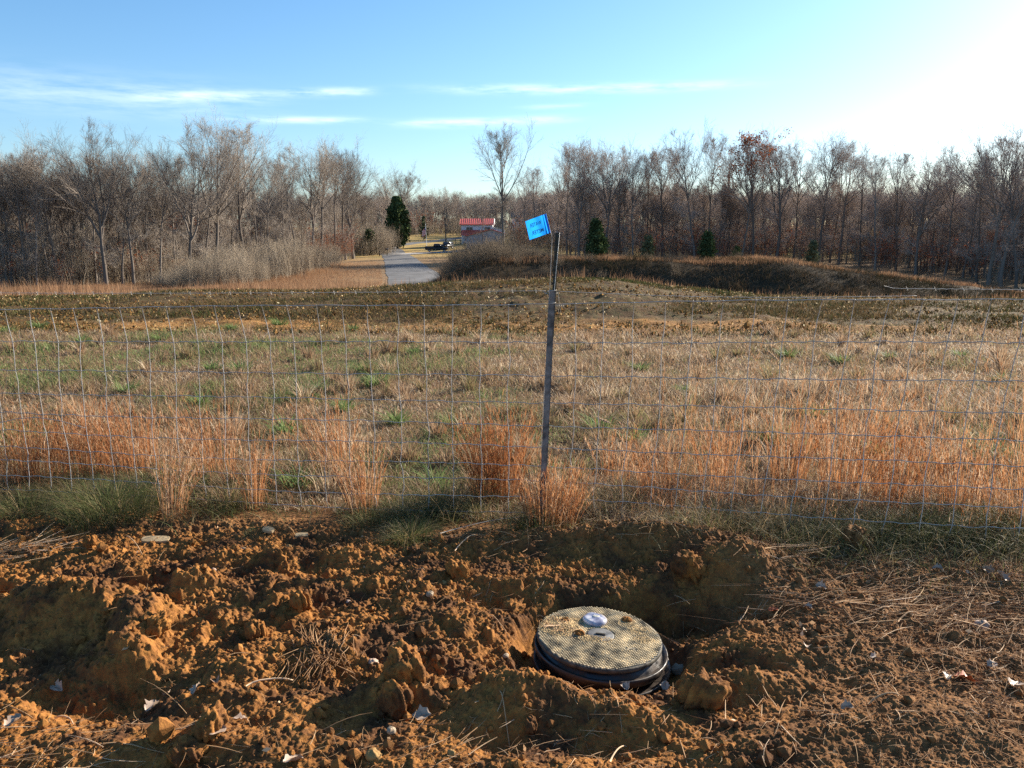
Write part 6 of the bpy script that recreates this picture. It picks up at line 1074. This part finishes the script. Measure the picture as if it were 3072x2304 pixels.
body_loft(g, [(-2.3, .55), (-2.3, 1.12), (-1.9, 1.16), (2.25, 1.14), (2.4, 1.0), (2.4, .5), (-2.1, .42)], .93); g.obj('body', M['blackpaint'], t); g = G(); body_loft(g, [(-1.0, 1.12), (-.55, 1.78), (-.3, 1.86), (2.1, 1.84), (2.33, 1.12)], .82, 0, .1); g.obj('cabin', M['blackpaint'], t)
for s in (-1, 1):
    g = G(); prism(g, [(-.6, 1.2), (-.35, 1.68), (2.0, 1.68), (2.15, 1.2)], 'y', s * .826 - .01, s * .826 + .01); g.obj('window', M['glassd'], t); wheel(t, 1.5, s * .82, .36); wheel(t, -1.5, s * .82, .36); g = G(); box(g, -2.36, -2.28, s * .7 - .13, s * .7 + .13, .86, 1.02); g.obj('headlight', M['lamp'], t, smooth=False)
g = G(); prism(g, [(-1.02, 1.2), (-.62, 1.74), (-.66, 1.77), (-1.06, 1.23)], 'y', -.7, .7); g.obj('windscreen', M['glassd'], t)
# ------------------------------------------------------------------ flagpole, mailboxes, yard bits
p = at(1280, 214, 740); fp = empty('flagpole', tuple(p), 0, 'white flagpole standing in the yard by the lane', 'flagpole'); H = P3(1277, 671, 214)[2] - p[2]; g = G(); tube(g, [(0, 0, -.2), (-.05, 0, H * .5), (-.18, 0, H)], [.06, .05, .035], 8); g.obj('pole', M['whitetrim'], fp); g = G(); lathe(g, [(.001, -.07), (.06, -.03), (.06, .03), (.001, .07)], 12, 0, (-.18, 0, H + .05)); g.obj('ball', M['chrome'], fp)
M['fred'] = mat_plain('flag_red', (0.55, 0.03, 0.04), 0.8, 0, 0.05, 3); M['fwhite'] = mat_plain('flag_white', (0.8, 0.78, 0.76), 0.8, 0, 0.03, 3); M['fblue'] = mat_plain('flag_blue', (0.03, 0.05, 0.2), 0.8, 0, 0.05, 3)
fl = empty('hanging_flag', tuple(p + [-.2, 0, H * .58]), 0, 'limp red and white striped flag with blue corner on the pole', 'flag')
def ffold(u, v): return np.array([-u * 0.85 - 0.10 * math.sin(v * 3) * u, 0.16 * math.sin(u * 5 + v * 1.5), v * 1.9 * (1 - .15 * u) - .55 * u])
for k in range(13):
    c_ = k >= 9; g = G(); vs = np.linspace(k / 13, (k + 1) / 13, 3); us = np.linspace(0.30 if c_ else 0.0, 1, 12); g.add([ffold(u, v) for v in vs for u in us], grid_faces(3, 12)); g.obj('stripe', M['fred'] if k % 2 == 0 else M['fwhite'], fl)
g = G(); g.add([ffold(u, v) for v in np.linspace(9 / 13, 1, 6) for u in np.linspace(0, .30, 6)], grid_faces(6, 6)); g.obj('canton', M['fblue'], fl)
for (a, d, hh, lb, boxed) in [(1138, 188, 1.15, 'short brown roadside post left of the mailbox', False), (1161, 190, 1.35, 'dark mailbox on a tan post beside the lane', True)]:
    p = at(a, d, 750); t = empty('mailbox' if boxed else 'wooden_post', tuple(p), .2, lb, 'mailbox' if boxed else 'post'); g = G(); box(g, -.10, .10, -.08, .08, -.2, hh); g.obj('post', M['board'] if boxed else M['woodd'], t, smooth=False)
    if boxed:
        g = G(); th = np.linspace(0, PI, 10); prism(g, [(-.2, 0)] + [(-.2 * math.cos(q), .12 + .18 * math.sin(q)) for q in th] + [(.2, 0)], 'y', -.42, .3)
        for V in g.V: V[:, 2] += hh + .004; V[:] = V[:, [1, 0, 2]]
        g.obj('box', M['blackpaint'], t)
    else:
        g = G(); box(g, -.13, .13, -.11, .11, hh + .003, hh + .06); g.obj('cap', M['woodd'], t, smooth=False)
for q, (a, d, hh, lb) in enumerate([(1331, 226, .9, 'short stump-like post behind the boxy vehicle'), (1366, 238, 1.6, 'yard fence post left of the house'), (1381, 226, 1.5, 'yard fence post at the house corner'), (1394, 215, 1.6, 'yard fence post by the shed')]):
    p = at(a, d, 720); g = G(); tube(g, [(0, 0, -.2), (.02, 0, hh), (.02, 0, hh + .05)], [.10, .09, .03], 8); o = g.obj('yard_post', M['woodd']); o.location = tuple(p); tag(o, lb, 'post', 'posts in the yard')
